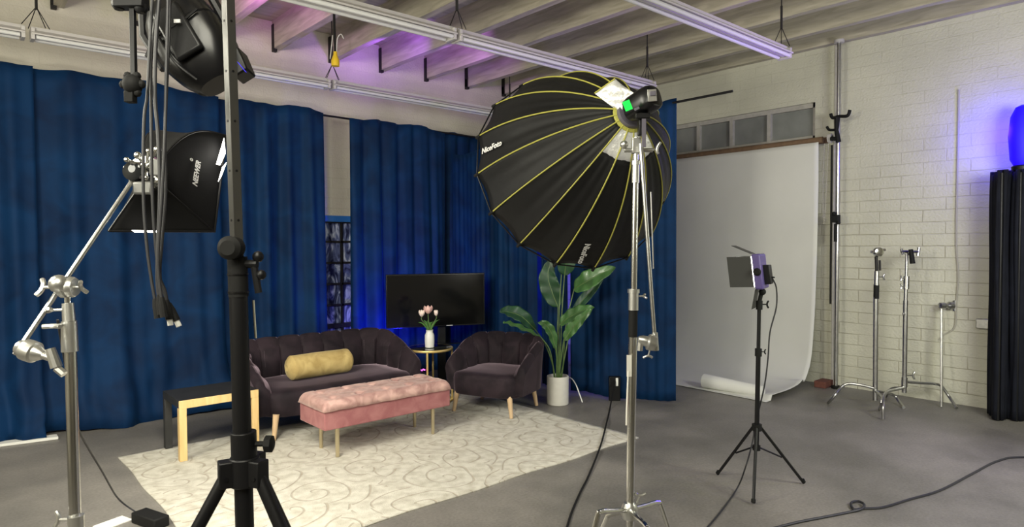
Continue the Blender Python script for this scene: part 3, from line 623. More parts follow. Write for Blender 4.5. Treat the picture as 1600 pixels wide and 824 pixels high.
for i, (dx, dz, mt, lab) in enumerate(((-.075, .135, 'petal_pale', 'pale pink tulip leaning left in the white vase'), (-.012, .165, 'petal', 'deeper pink open tulip upright in the middle of the vase'), (.065, .145, 'petal_pale', 'pale pink tulip bud leaning right in the white vase'))):
    t = thing('tulip', top-up*.1, lab, 'flower', 'tulips in the white vase')
    h = top+RIGHT*dx+up*dz
    MB().tube(spline([top-up*.12+RIGHT*dx*.1, top+RIGHT*dx*.25+up*.03, h-up*.03, h]), .0045, 8).build('stem', M['stem'], t)
    sz = (.036, .042, .030)[i]
    for k in range(6):
        a = k*PI/3+i; dr = V3((math.cos(a), math.sin(a), 0)); sd = V3((-dr.y, dr.x, 0)); op = (1.0, 1.25, .75)[i]
        def pet(u, v, dr=dr, sd=sd, h=h, op=op, sz=sz, k=k):
            wd = math.sin(PI*min(1, v*.97+.02))**.7*sz*.62; r = sz*(.15+.75*math.sin(v*2.2)**1.0)*op*(1 if k % 2 else .85); x = (u*2-1)
            return h + dr*(r-abs(x)**2*wd*.45) + sd*x*wd + up*(v*sz*1.9)
        MB().grid(pet, 7, 9).build('petal', M[mt], t, ang=0, solid=.0015)
    for k in range(2):
        s_ = 1 if (k+i) % 2 else -1; q0 = top+RIGHT*dx*.2; 
        tip = top+RIGHT*(dx*.8+s_*.045)+up*(.085+.02*k)+FWD*(.03*s_)
        def lf(u, v, q0=q0, tip=tip):
            m_ = q0.lerp(tip, v)+up*.02*math.sin(PI*v); wd = .016*math.sin(PI*min(1, v*.9+.08)); x = u*2-1; return m_ + (RIGHT*.5+FWD*.8)*x*wd + up*abs(x)*wd*.5
        MB().grid(lf, 5, 10).build('leaf', M['tulip_leaf'], t, ang=0, solid=.001)

# television on its stand
YT = 5.98
tvl, tvr = OY(602, 466, YT).x, OY(757, 466, YT).x
t = thing('television', ((tvl+tvr)/2, YT, 0), 'black flat television on a pole stand before the curtains', 'television')
TA = DP(603, 428, 6.9); TB = DP(757, 427, 7.25); TA.z = TB.z = 1.235
dd = (TB-TA); dd.z = 0; dd.normalize(); nn = V3((dd.y, -dd.x, 0)); wv = (TB-TA).length
cc = (TA+TB)/2; hh = .58; cc.z = 1.235-hh/2
MB().obox(cc+nn*-.02, dd*wv/2, nn*.022, up*hh/2).build('tv_body', M['black_gloss'], t, bevel=.004)
MB().obox(cc+nn*.003, dd*(wv/2-.012), nn*.002, up*(hh/2-.014)).build('screen', M['screen'], t)
b = MB(); b.obox(cc+nn*.006-up*(hh/2-.008)+dd*.14, dd*.035, nn*.001, up*.004); b.build('badge', M['text'], t)
base_ = cc+dd*.07; base_.z = 0
MB().obox(base_-nn*.09+up*.55, dd*.045, nn*.02, up*.54).build('stand_pole', M['black'], t, bevel=.004)
MB().obox(base_-nn*.06+up*.47, dd*.18, nn*.12, up*.005).build('glass_shelf', M['glass_dark'], t)
MB().obox(base_-nn*.02+up*.012, dd*.33, nn*.22, up*.010).build('stand_base', M['black_gloss'], t, bevel=.004)
MB().obox(base_-nn*.05+up*.95, dd*.15, nn*.02, up*.12).build('mount_plate', M['black'], t)

# LED lamps behind the loveseat
q = V3((3.62, 5.93, 0))
t = thing('uplight', q, 'small blue floor uplight behind the right end of the loveseat', 'lamp')
MB().lathe(q, [(0,.05),(.10,.055),(.20,.06),(.21,.055),(.19,.045)], n=20).build('lamp_housing', M['black'], t)
MB().lathe(q+up*.188, [(0,.001),(.004,.044),(.006,.001)], n=20).build('lens', M['led_blue'], t)
MB().tube([q+RIGHT*.05+up*.16, q+RIGHT*.07+up*.3], .006, 6).build('glow_rod', M['led_blue'], t)
q = V3((3.385, 5.17, RZ))
t = thing('indicator_strip', q, 'cluster of tiny magenta lights at the loveseat\'s right front corner', 'lamp')
MB().box(q.x-.03, q.x+.03, q.y-.03, q.y+.03, RZ, .345).build('power_tower', M['black_gloss'], t, bevel=.004)
b = MB()
for i in range(5): b.ball(q+V3((-.03+.015*i, -.03, .35+.006*(i % 2))), .007, n=8)
b.build('indicator_lights', M['led_magenta'], t)

# ------------------------------------------------------------------ potted plant
pc = V3((4.455, 4.395, 0))
t = thing('potted_plant', pc, 'tall bird of paradise plant in a white cylinder pot', 'plant')
MB().lathe(pc, [(0,.098),(.006,.104),(.27,.106),(.276,.103),(.276,.096),(.235,.094)], n=40).build('pot', M['pot'], t)
MB().lathe(pc+up*.235, [(0,.092),(.008,.09),(.012,.01)], n=24).build('soil', M['soil'], t)
def plant_leaf(pb, pts, width, nrm, m, stem_end, r=.008, fold=.25):
    """pts: pixel/depth list from stem top to the tip"""
    w3 = [DP(*p) for p in pts]; path = spline(w3, 8); L = len(path)
    nrm = V3(nrm).normalized()
    st = spline([pb+up*.22, *[DP(*p) for p in stem_end], w3[0]], 8)
    MB().tube(st, [r*(1-.45*i/len(st)) for i in range(len(st))], 8).build('petiole', M['stem'], t)
    def fn(u, v):
        i = min(L-1, v*(L-1)); k = int(i); p = path[k].lerp(path[min(L-1, k+1)], i-k); d = (path[min(L-1,k+1)]-path[max(0,k-1)]).normalized()
        n = (nrm-d*nrm.dot(d)).normalized(); sd = d.cross(n); x = u*2-1
        wd = width*(math.sin(PI*min(1, v**.8*.985+.012))**.75); rip = .008*math.sin(v*26+x*2)*abs(x)
        return p+sd*x*wd + n*(abs(x)*wd*fold+rip)
    lb_ = MB().grid(fn, 13, 28).build('leaf_blade', m, t, ang=0, solid=.0015)
    MB().tube([p for p in path[:-3]], [.005*(1-.8*i/L)+.001 for i in range(L-3)], 6).build('midrib', M['stem'], lb_)
D = 6.18
TWD = -FWD
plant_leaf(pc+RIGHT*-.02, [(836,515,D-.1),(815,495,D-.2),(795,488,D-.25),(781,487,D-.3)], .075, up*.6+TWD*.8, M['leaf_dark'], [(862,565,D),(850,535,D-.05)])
plant_leaf(pc+RIGHT*-.03, [(845,527,D-.15),(825,518,D-.25),(800,508,D-.35),(786,504,D-.4)], .05, up*.9+TWD*.5, M['leaf'], [(864,572,D),(858,545,D-.1)])
plant_leaf(pc+RIGHT*.0, [(868,545,D-.1),(862,522,D-.15),(852,508,D-.2),(841,504,D-.25)], .05, RIGHT*.6+TWD*.9, M['leaf'], [(871,570,D)])
plant_leaf(pc+RIGHT*.02, [(875,507,D-.1),(890,496,D-.15),(910,486,D-.2),(929,481,D-.25)], .075, up*.7+TWD*.7-RIGHT*.3, M['leaf'], [(871,565,D),(870,530,D-.05)])
plant_leaf(pc+RIGHT*.03, [(882,532,D-.15),(893,515,D-.2),(908,499,D-.25),(926,482,D-.3)], .055, up*.2+TWD*.9+RIGHT*-.4, M['leaf'], [(880,570,D)])
plant_leaf(pc+RIGHT*.01, [(897,452,D),(915,441,D-.1),(935,430,D-.15),(962,418,D-.2)], .095, up*.5+TWD*.9, M['leaf'], [(877,560,D),(886,500,D)])
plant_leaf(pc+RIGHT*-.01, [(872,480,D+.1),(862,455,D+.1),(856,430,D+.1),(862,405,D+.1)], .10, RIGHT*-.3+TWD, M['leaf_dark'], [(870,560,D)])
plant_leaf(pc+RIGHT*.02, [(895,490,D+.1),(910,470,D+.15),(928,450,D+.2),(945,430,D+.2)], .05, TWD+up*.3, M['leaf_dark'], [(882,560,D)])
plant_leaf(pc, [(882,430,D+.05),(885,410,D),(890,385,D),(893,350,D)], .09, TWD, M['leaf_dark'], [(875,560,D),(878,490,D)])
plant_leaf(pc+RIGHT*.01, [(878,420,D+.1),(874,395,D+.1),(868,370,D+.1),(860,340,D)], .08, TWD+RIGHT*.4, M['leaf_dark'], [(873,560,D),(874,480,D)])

# ------------------------------------------------------------------ stands
def tknob(b, c, axis, side, s=1.0):
    """T-shaped wing knob: c on the collar, axis pointing out"""
    ax = V3(axis).normalized(); sd = V3(side).normalized()
    b.tube([c, c+ax*.05*s], .006*s, 8)
    b.tube(spline([c+ax*.062*s-sd*.032*s, c+ax*.05*s-sd*.012*s, c+ax*.05*s+sd*.012*s, c+ax*.062*s+sd*.032*s], 4), [.007*s]+[.0085*s]*11+[.007*s], 8)
def griphead(t, c, axis, side, name='grip_head', s=1.0, m='silver_wing'):
    """round gobo head: two discs on an axis with a wing knob"""
    ax = V3(axis).normalized(); b = MB()
    b.lathe(V3(c)-ax*.035*s, [(0,.012*s),(.002*s,.030*s),(.012*s,.036*s),(.02*s,.036*s),(.022*s,.030*s),(.026*s,.030*s),(.028*s,.037*s),(.046*s,.037*s),(.058*s,.026*s),(.070*s,.014*s)], ax, 22)
    tknob(b, V3(c)+ax*.03*s, ax, side, s); return b.build(name, M[m], t)

# --- near left C-stand
base = V3((.306, 2.495, 0))
t = thing('c_stand', base, 'chrome stand nearest the left edge holding the boom arm', 'light stand')
MB().cyl(base+up*.05, DP(110, 542, 2.1), .0175, n=18).build('column', M['chrome'], t)
jt = DP(109, 540, 2.1)
b = MB(); b.cyl(DP(119, 822, 2.1)-up*.05, DP(118.5, 806, 2.1), .024); tknob(b, DP(110, 812, 2.1), -RIGHT, up*1+FWD*.2, .8); b.build('leg_collar', M['silver_wing'], t)
b = MB(); b.cyl(jt-up*.02, DP(108, 502, 2.1), .0245, .0225); tknob(b, DP(105.5, 506, 2.1)-FWD*.02, -FWD, RIGHT, .9); b.build('lower_collar', M['silver_wing'], t)
b = MB(); b.cyl(DP(108, 502, 2.1), DP(106, 474, 2.1), .019, .017); tknob(b, DP(102, 484, 2.1), -RIGHT*.9-FWD*.3, RIGHT*.5+up*.2-FWD*.6, .8); b.build('upper_collar', M['silver_wing'], t)
MB().cyl(DP(106, 476, 2.1), DP(105, 448, 2.1), .0095).build('top_stud', M['chrome'], t)
griphead(t, DP(103, 449, 2.1), (-RIGHT), up+FWD*.6, s=.95)
b = MB(); tknob(b, DP(108, 449, 2.1), RIGHT, up*.6-FWD*.5, .8); b.ball(DP(92, 444, 2.08), .03, n=16); b.build('grip_jaw', M['silver_wing'], t)
# legs, below the frame, spread on the floor
for a in (-2.6, -.5, 1.6):
    dr = V3((math.cos(a), math.sin(a), 0)); b = MB(); b.tube(spline([base+up*.26, base+dr*.16+up*.27, base+dr*.34+up*.20, base+dr*.52+up*.012], 6), .0125, 10); b.build('leg', M['chrome'], t)
# boom arm
A0, A1, A2 = DP(30, 545, 2.0), DP(97, 447, 2.09), DP(214, 272, 2.42)
t = thing('boom_arm', A1, 'thin steel boom arm slanting up to the left softbox', 'boom arm')
MB().cyl(A0-(A1-A0).normalized()*.02, A2, .0082, n=12).build('rod', M['steel'], t)
c = DP(48, 549, 2.0); axg = (RIGHT*.95-up*.28+FWD*-.1).normalized(); b = MB()
b.lathe(c-axg*.045, [(0,.014),(.006,.024),(.02,.027),(.026,.033),(.036,.034),(.048,.034),(.06,.033),(.063,.026),(.075,.022),(.09,.013)], axg, 22)
b.cyl(c+axg*.04, c+axg*.075, .012); e = c+axg*.075
b.tube([e-up*.028+RIGHT*.012, e+up*.03-RIGHT*.006], [.017,.014], 10); b.tube([e+RIGHT*.012-up*.03, e+RIGHT*.035-up*.05], .012, 8); b.build('end_grip', M['silver_wing'], t)

# --- left softbox on the boom
ap = DP(232, 272, 2.5)
t = thing('small_softbox', ap, 'black square softbox on the left boom arm, seen from behind', 'softbox')
RA, RB, RC, RD = DP(170, 361, 2.48), DP(335, 362, 2.72), DP(353, 212, 2.95), DP(287, 213, 3.05)
rim = [RA, RB, RC, RD]; cen = (RA+RB+RC+RD)/4
RB_ = [.0, .004, .085, .10]
outs = [None, None, up+RIGHT*.1, up*.9-RIGHT*.75]
def rodp(i, s_):
    p = ap.lerp(rim[i], .07+.93*s_)
    return p + (outs[i]*RB_[i]*math.sin(PI*s_**.8) if outs[i] is not None else V3((0,0,0)))
for i in range(4):
    nx_ = (i+1) % 4
    o = MB().grid(lambda u, v: rodp(i, v).lerp(rodp(nx_, v), u) + (cen-rodp(i, v).lerp(rodp(nx_, v), u)).normalized()*.012*math.sin(PI*u)*math.sin(PI*v), 14, 18).build('softbox_panel', M['octa2'], t, ang=0, solid=.004)
    o['label'] = ('black lower cloth panel', 'black side panel carrying white lettering', 'bulging black upper cloth panel', 'black rear cloth panel')[i]
    MB().tube([rodp(i, q/10) for q in range(11)], .004, 6).build('rod', M['black'], t)
fn_ = (RB-RA).cross(RD-RA).normalized()
if fn_.dot(cen-ap) < 0: fn_ = -fn_
b = MB(); b.grid(lambda u, v: cen+(RA.lerp(RB, u).lerp(RD.lerp(RC, u), v)-cen)*.90, 8, 8); b.build('diffuser', M['neon_diffuser'], t, solid=.003)
b = MB(); b.tube([RA, RB, RC, RD, RA], .006, 6); b.build('rim_binding', M['black'], t)
# white slits where light leaks past the rim
def quad(p, q, r, s, nm, m, par): 
    MB().add([p, q, r, s], [(0,1,2,3)]).build(nm, m, par, smooth=False, solid=.002)
quad(DP(338,257,2.74), DP(350,216,2.87), DP(352,240,2.87), DP(344,258,2.76), 'lit_gap', M['neon_diffuser'], t)
quad(DP(341,284,2.72), DP(347,262,2.80), DP(354,254,2.83), DP(346,275,2.75), 'lit_gap', M['neon_diffuser'], t)
quad(DP(206,360,2.48), DP(246,361,2.53), DP(246,363.5,2.53), DP(210,363,2.49), 'lit_gap', M['neon_diffuser'], t)
# speed ring, lamp head and brackets
ringax = (cen-ap).normalized()
b = MB(); b.lathe(ap-ringax*.03, [(0,.05),(.002,.066),(.03,.070),(.036,.062)], ringax, 22); b.build('speed_ring', M['chrome'], t)
b = MB(); b.lathe(ap-ringax*.12, [(0,.02),(.004,.034),(.05,.040),(.09,.042)], ringax, 20); b.build('lamp_head', M['glass_dark'], t)
b = MB()
for i, (px, py) in enumerate(((198,250),(215,243),(232,236),(246,234),(255,262),(212,262),(224,258),(240,255),(205,275),(248,282),(228,278))):
    q = DP(px, py, 2.36+.03*(i % 3)); b.ball(q, .010+.004*(i % 2), n=10)
    b.tube([q, DP(228, 262, 2.42)], .006, 6)
b.build('adjustment_screws', M['chrome'], t)
b = MB(); b.obox(DP(224,294,2.40), RIGHT*.036, FWD*.012, up*.024); b.build('mount_plate', M['plate'], t, bevel=.008)
b = MB(); b.obox(DP(244,262,2.38), RIGHT*.02, FWD*.012, up*.03); b.build('tilt_bracket', M['plate'], t, bevel=.004)
fnn = (RB-ap).cross(RC-ap).normalized()
if fnn.dot(EYE-ap) < 0: fnn = -fnn
px_n = lambda a, b_: EYE + ray(a, b_)*((ap-EYE).dot(fnn)/ray(a, b_).dot(fnn))
tx_ = px_n(310, 252)-px_n(304, 290); sg_ = (EYE-ap).normalized()*.03
lettering('NEEWER', tx_.length/3.9, px_n(307, 271)+sg_, tx_, fnn, t, M['text'], shear=.15)
lettering('®', tx_.length/7, px_n(299, 250)+sg_, tx_, fnn, t, M['text'])
area('softbox_lamp', cen+fn_*.05, cen+fn_*1+V3((0,0,-.1)), .38, 30, (1.0,.95,.84))
sl = area('softbox_key', DP(300, 300, 3.0), (2.4, 4.8, .2), .4, 22, (1.0,.95,.82))

# softbox power cord and ballast
bp = FL(225, 816)
t = thing('ballast_box', bp, 'black power brick on the floor near bottom left', 'power brick')
dr = (FL(250, 826)-FL(205, 810)).normalized(); sd = V3((-dr.y, dr.x, 0))
MB().obox(bp+dr*.06+up*.03, dr*.11, sd*.045, up*.03).build('housing', M['rubber'], t, bevel=.008)
cp = [DP(100, 560, 2.3), DP(118, 640, 2.6), FL(128, 684)+up*.25, FL(160, 738)+up*.15, FL(200, 804)+up*.045]
MB().tube(spline([DP(90, 500, 2.25), DP(103, 575, 2.35), DP(112, 640, 2.55), DP(128, 683, 2.9), DP(160, 738, 3.3), DP(185, 780, 3.6), bp-dr*.05+up*.035]), .0045, 8).build('power_cord', M['cable'], t)
q = FL(176, 819); tag(MB().obox(q+up*.004, dr*.05, sd*.08, up*.003).build('paper_sheet', M['white_paper']), 'scrap of white paper on the floor by the power brick', 'paper')
q0, q1 = FL(-40, 702), FL(90, 685)
tag(MB().obox((q0+q1)/2+up*.012, (q1-q0)/2, V3((0,.05,0)), up*.011).build('floor_board', M['white_paper'], bevel=.003), 'white strip lying under the far left curtain hem', 'board')

# --- crank stand in the left foreground
bs = V3((.619, 1.83, 0)); lean = -RIGHT*.0177
def cs(z): return bs + up*z + lean*max(0, z-.9)*1.0
t = thing('crank_stand', bs, 'tall black crank stand in the left foreground with perforated upper tube', 'light stand')
MB().cyl(cs(.42), cs(1.50), .0245, n=24).build('lower_tube', M['black'], t)
MB().cyl(cs(.96), cs(1.035), .034, n=24).build('hub_collar', M['black'], t, bevel=.002)
b = MB(); 
q45 = Matrix.Rotation(math.radians(48.6-90+52), 3, 'Z')
for z0, z1 in ((1.52, 3.0),):
    sx = q45@V3((1,0,0)); sy = q45@V3((0,1,0)); c0 = (cs(z0)+cs(z1))/2; axz = (cs(z1)-cs(z0))/2
    b.obox(c0, sx*.013, sy*.013, axz)
b.build('perforated_tube', mat('worn_grey_steel', (.16,.16,.155), .35, .9), t, bevel=.002)
b = MB()
for s_ in (0,):
    z = 1.62
    while z < 2.6:
        for n_ in (sx, -sx, sy, -sy): c_ = cs(z)+n_*.0128; b.cyl(c_, c_+n_*.001, .0036, n=10)
        z += .135
b.build('peg_holes', M['black'], t)
b = MB(); b.cyl(cs(1.41), cs(1.52), .026, n=20); b.build('upper_collar', M['rubber'], t)
b = MB(); b.cyl(cs(1.42), cs(1.425), .028, n=20); b.cyl(cs(1.47), cs(1.474), .028, n=20); b.build('collar_rings', M['black_gloss'], t)
b = MB(); c_ = cs(1.545)-FWD*.03; b.lathe(c_, [(-.02,.015),(-.016,.03),(.02,.032),(.03,.02)], -FWD, 18); b.build('clamp_knob', M['rubber'], t)
b = MB(); c_ = cs(1.50)+RIGHT*.045; b.tube([c_-RIGHT*.03, c_+RIGHT*.01], .012, 10); b.ball(c_+RIGHT*.012+up*.02, .016, n=10); b.tube([c_+up*.0, c_+RIGHT*.012-up*.08], .010, 8); b.ball(c_+RIGHT*.02-up*.03, .014, n=10); b.build('winch_clamp', M['black'], t)
MB().tube([cs(1.40)+RIGHT*.040, cs(1.295)+RIGHT*.043], .0035, 8).build('crank_pin', M['chrome'], t)
b = MB(); c_ = cs(1.0)+RIGHT*.03; b.tube([c_, c_+RIGHT*.03], .008, 8); b.lathe(c_+RIGHT*.028, [(0,.012),(.003,.024),(.02,.024),(.024,.015)], RIGHT, 8); b.build('locking_knob', M['rubber'], t)
b = MB(); b.cyl(cs(.885), cs(.965), .040, n=20)
hubdirs = [(-RIGHT*.85-FWD*.5).normalized(), (RIGHT*.92-FWD*.38).normalized(), (RIGHT*.25+FWD*.95).normalized()]
for d_ in hubdirs: s2 = V3((-d_.y, d_.x, 0)); b.obox(cs(.925)+d_*.036, d_*.032, s2*.021, up*.036)
b.build('leg_hub', M['black'], t, bevel=.004)
b = MB()
for d_ in hubdirs: s2 = V3((-d_.y, d_.x, 0)); b.cyl(cs(.915)+d_*.052-s2*.024, cs(.915)+d_*.052+s2*.024, .006, n=10)
b.build('hub_bolts', M['black_gloss'], t)
for d_ in hubdirs:
    b = MB(); b.tube([cs(.92)+d_*.048, bs+d_*.56+up*.015], .0175, 14); lo = b.build('leg', M['black'], t)
    MB().ball(bs+d_*.56+up*.02, .026, .026, .02, 12).build('rubber_foot', M['rubber'], lo)
MB().cyl(cs(.40), cs(.45), .032, n=20).build('lower_collar', M['black'], t)
for d_ in hubdirs:
    MB().tube([cs(.42)+d_*.03, cs(.92)+d_*(.05+.51*.30)-up*(.9*.30)], .008, 8).build('brace', M['black'], t)
# crossbar above the frame that carries the lamp and the cables
MB().tube([cs(2.52)-RIGHT*.42, cs(2.52)+RIGHT*.25], .02, 12).build('crossbar', M['black'], t)

# --- hanging clamp bar
q = DP(207, 0, 1.75)
t = thing('hanging_clamp', q, 'black drop bar with a chunky knob hanging left of the stage lamp', 'clamp')
MB().obox(DP(208, 55, 1.75)+up*.05, RIGHT*.0065, FWD*.0065, up*.17).build('drop_bar', M['black_gloss'], t, bevel=.001)
b = MB(); b.ball(DP(207,132,1.75), .026, .026, .028, 12); 
for i in range(6): a = i*PI/3; b.ball(DP(207,132,1.75)+RIGHT*.024*math.cos(a)+up*.026*math.sin(a), .012, n=8)
b.obox(DP(204,152,1.75), RIGHT*.012, FWD*.012, up*.015); b.build('clamp_knob', M['rubber'], t, bevel=.002)
b = MB(); b.obox(DP(205, 2, 1.75), RIGHT*.04, FWD*.02, up*.02); b.ball(DP(220,12,1.75), .018, n=10); b.ball(DP(186,6,1.75), .02, n=10); b.tube([DP(205,-20,1.75), q+up*.28], .012, 8); b.build('hook_clamp', M['black'], t, bevel=.003)

# --- moving head / par lamp
D0 = 1.95
hc = DP(305, 72, D0); ax = (DP(342,140,D0-.02)-DP(265,8,D0+.03)).normalized(); sd = (DP(355,45,D0)-DP(250,105,D0)).normalized(); sd = (sd-ax*sd.dot(ax)).normalized(); nn2 = ax.cross(sd)
t = thing('stage_lamp', hc, 'large black stage lamp hanging beside the crank stand, tilted downward', 'stage light')
b = MB()
def ringp(h, r, e=.55, n=28, asp=1.0, tw=.8):
    out = []
    for k in range(n):
        th = 2*PI*k/n; cx = math.copysign(abs(math.cos(th))**e, math.cos(th)); cy = math.copysign(abs(math.sin(th))**e, math.sin(th)); out.append(hc+ax*h+sd*cx*r*asp+nn2*cy*r*tw)
    return out
lev = [(-.16,.05,.9),(-.15,.075,.8),(-.10,.098,.7),(-.04,.108,.6),(-.035,.104,.6),(-.03,.109,.6),(.04,.108,.6),(.09,.092,.6),(.135,.066,.7),(.15,.05,.8)]
vs = []
for h, r, e in lev: vs += ringp(h, r, e)
n = 28; b.add(vs, [(i*n+k, i*n+(k+1)%n, (i+1)*n+(k+1)%n, (i+1)*n+k) for i in range(len(lev)-1) for k in range(n)]+[tuple(range(n))[::-1], tuple((len(lev)-1)*n+k for k in range(n))])
b.build('lamp_shell', M['black_gloss'], t, ang=30)
b = MB(); b.obox(hc+ax*.0-nn2*.090*(1 if nn2.dot(EYE-hc) < 0 else -1), ax*.085, sd*.042, nn2*.010); b.build('side_panel', M['black'], t, bevel=.008)
b = MB()
vis = -nn2 if nn2.dot(EYE-hc) < 0 else nn2
b.tube(spline([hc+vis*.088-sd*.08-ax*.03, hc+vis*.098-ax*.012, hc+vis*.088+sd*.08-ax*.03], 6), .004, 6); b.tube(spline([hc+vis*.092-sd*.055-ax*.01, hc+vis*.09-sd*.05+ax*.08, hc+vis*.06-sd*.03+ax*.14], 6), .004, 6); b.build('shell_ridge', M['black'], t)
b = MB(); b.obox(DP(277, 33, 1.84), RIGHT*.009, FWD*.002, up*.005); b.build('status_window', M['text'], t)
b = MB()
for s_ in (-1, 1): 
    b.tube([hc+sd*s_*.115+ax*.01, hc+sd*s_*.118-ax*.12, DP(262,-30,D0)+sd*s_*.09], .014, 8)
b.tube([DP(262,-30,D0)-sd*.1, DP(262,-30,D0)+sd*.1], .016, 8); b.tube([DP(262,-30,D0), DP(262,-70,1.85)], .018, 10); b.build('yoke', M['black'], t)
b = MB(); b.obox(DP(376, 103, 1.97), (ax*.6+up*-.2)*.05, sd*.024, nn2*.03); b.build('lens_housing', M['black_gloss'], t, bevel=.005)
b = MB(); b.obox(DP(378, 105, 1.925), (DP(384,112,1.92)-DP(371,96,1.92))*.5, (RIGHT*.6-up*.4)*.0035, FWD*.002); b.build('blue_light_strip', M['led_blue'], t)
b = MB(); b.obox(DP(236, 78, 1.88), up*.02+RIGHT*.008, RIGHT*.008, FWD*.006); b.build('latch', M['black'], t)

# --- hanging cables
cabs = [('leftmost black cable of the hanging bunch', [(240,-40),(233,90),(230,150),(225,190),(224,300),(229,380),(237,440),(244,478)], 1.78),
        ('thick black cable, second from the left in the hanging bunch', [(252,-40),(244,60),(242,150),(247,210),(250,300),(247,380),(246,440),(250,472)], 1.77),
        ('straight black cable hanging in the middle of the bunch', [(263,-40),(261,60),(259,150),(257,230),(252,320),(247,400),(249,440),(254,476)], 1.75),
        ('black cable ending in the white-tipped plug', [(256,-40),(238,70),(236,150),(238,300),(242,370),(249,430),(258,455),(262,480)], 1.80),
        ('black cable at the right of the bunch, crossing inward', [(266,-40),(264,60),(258,200),(259,300),(253,380),(250,430),(258,462),(268,484)], 1.82)]
for i, (lab, pts, d) in enumerate(cabs):
    e = DP(pts[-1][0], pts[-1][1], d)
    t = thing('hanging_cable', e, lab, 'cable', 'cables hanging from the crank stand crossbar')
    MB().tube(spline([DP(x, y, d) for x, y in pts], 6), .0042 if i != 1 else .0052, 8).build('cable_sheath', M['cable'], t)
    dn = (DP(pts[-1][0], pts[-1][1], d)-DP(pts[-2][0], pts[-2][1], d)).normalized()
    b = MB(); b.tube([e-dn*.02, e, e+dn*.035], [.006, .0095, .0105], 10); b.build('plug', M['rubber'], t)
    if i >= 3: MB().tube([e+dn*.034, e+dn*.052], .0075, 10).build('plug_tip', M['white_paper'], t)

# --- octagonal parabolic softbox
P0 = V3((2.2331512, 1.76088766, 2.10248023)); C0 = V3((2.4554933, 2.3008609, 1.92823802)); Ro = .5235
a_ = (C0-P0); Lo = a_.length; a_ = a_/Lo; e1 = a_.cross(up).normalized(); e2 = e1.cross(a_); NR = 16; PH0 = .0730
t = thing('parabolic_softbox', P0, 'huge black parabolic softbox with yellow ribs, seen from behind', 'softbox')
def osurf(phi, s, sag=0.0):
    """s 0 at the ring .. 1 at the rim"""
    th0 = .13; B_ = .5; q_ = s**.85; r = Ro*(th0+(1-th0)*(B_*math.sin(s*PI/2)+(1-B_)*s)); h = Lo*(B_*(1-math.cos(s*PI/2))+(1-B_)*s)
    if sag:
        loc = ((phi-PH0) % (2*PI/NR)) - PI/NR; r *= math.cos(PI/NR)/math.cos(loc)*(1-sag)
    return P0 + a_*h + (e1*math.cos(phi)+e2*math.sin(phi))*r
NS = 22
silver = {}
for k in range(NR):
    f0 = PH0+2*PI*k/NR; f1 = f0+2*PI/NR
    def gore(u, v, f0=f0, f1=f1, s0=0.0, s1=1.0):
        s = s0+(s1-s0)*v; return osurf(f0+(f1-f0)*min(.9999, max(.0001, u)), s, 1e-6+.03*math.sin(PI*u)*(.3+.7*s)+.012*math.sin(PI*u)*(1-s)*math.sin(u*15+f0*7))
    mid = osurf((f0+f1)/2, .3)
    s_split = .17 if k in (3, 4, 12, 13) else 0.0
    if k in (10, 11, 12, 13) : s_split = .20
    if k in (3, 4): s_split = .16
    MB().grid(lambda u, v: gore(u, v, s0=s_split), 17, NS).build('fabric_gore', M['octa'], t, ang=0, solid=.002)
    if s_split: 
        o = MB().grid(lambda u, v: gore(u, v, s0=0.0, s1=s_split), 9, 8).build('silver_vent', M['silver_cloth'], t, ang=0, solid=.002)
    rb = MB().tube([osurf(f0, i/NS)+(osurf(f0, i/NS)-(P0+a_*Lo*.5)).normalized()*.003 for i in range(NS+1)], .0034, 6).build('rib', M['piping'], t)
    tipd = (osurf(f0, 1)-osurf(f0, .93)).normalized(); MB().tube([osurf(f0, 1)-tipd*.02, osurf(f0, 1)+tipd*.018], .008, 8).build('rib_tip', M['rubber'], rb)
b = MB(); b.tube([osurf(PH0+2*PI*i/64, 1.0) for i in range(65)], .004, 6, caps=False) if False else b.tube([osurf(PH0+2*PI*i/NR, 1.0) for i in range(NR+1)], .004, 6, caps=False); b.build('rim_binding', M['black'], t)
b = MB(); b.grid(lambda u, v: P0+a_*(Lo-.02) + (e1*math.cos(u*2*PI)+e2*math.sin(u*2*PI))*(Ro*.93*v), 32, 5, cu=True); b.build('front_diffuser', M['diffuser'], t, ang=0)
b = MB(); b.lathe(P0-a_*.02, [(0,.05),(0,.062),(.02,.066),(.035,.064),(.035,.05)], a_, 30); b.build('speed_ring', M['violet_plastic'], t)
b = MB(); b.lathe(P0-a_*.002, [(0,.074),(.004,.080),(.012,.080),(.014,.074)], a_, 30); b.build('ring_piping', M['piping'], t)
# lettering on two gores
def on_gore(px, py, txt, size, xd2):
    best = None
    r = ray(px, py).normalized()
    for k in range(160):
        for j in range(60):
            p = osurf(2*PI*k/160, .3+.7*j/60, .03); d = (p-EYE); c = d.cross(r).length
            if best is None or c < best[0] and d.length < 3.2: best = (c, p, 2*PI*k/160, .3+.7*j/60) if d.length < 3.2 or best is None else best
    _, p, f, s = best; n = (osurf(f+.02, s)-osurf(f-.02, s)).cross(osurf(f, s+.02)-osurf(f, s-.02)).normalized()
    if n.dot(EYE-p) < 0: n = -n
    def hit(a, b_): r2 = ray(a, b_); return EYE + r2*((p-EYE).dot(n)/r2.dot(n))
    x = hit(px+xd2[0]/2, py+xd2[1]/2)-hit(px-xd2[0]/2, py-xd2[1]/2)
    lettering(txt, x.length/4.1, p+n*.014, x, n, t, M['text'])
on_gore(771, 230, 'NiceFoto', .034, (33, -15)); on_gore(912, 393, 'NiceFoto', .034, (-13, 33))
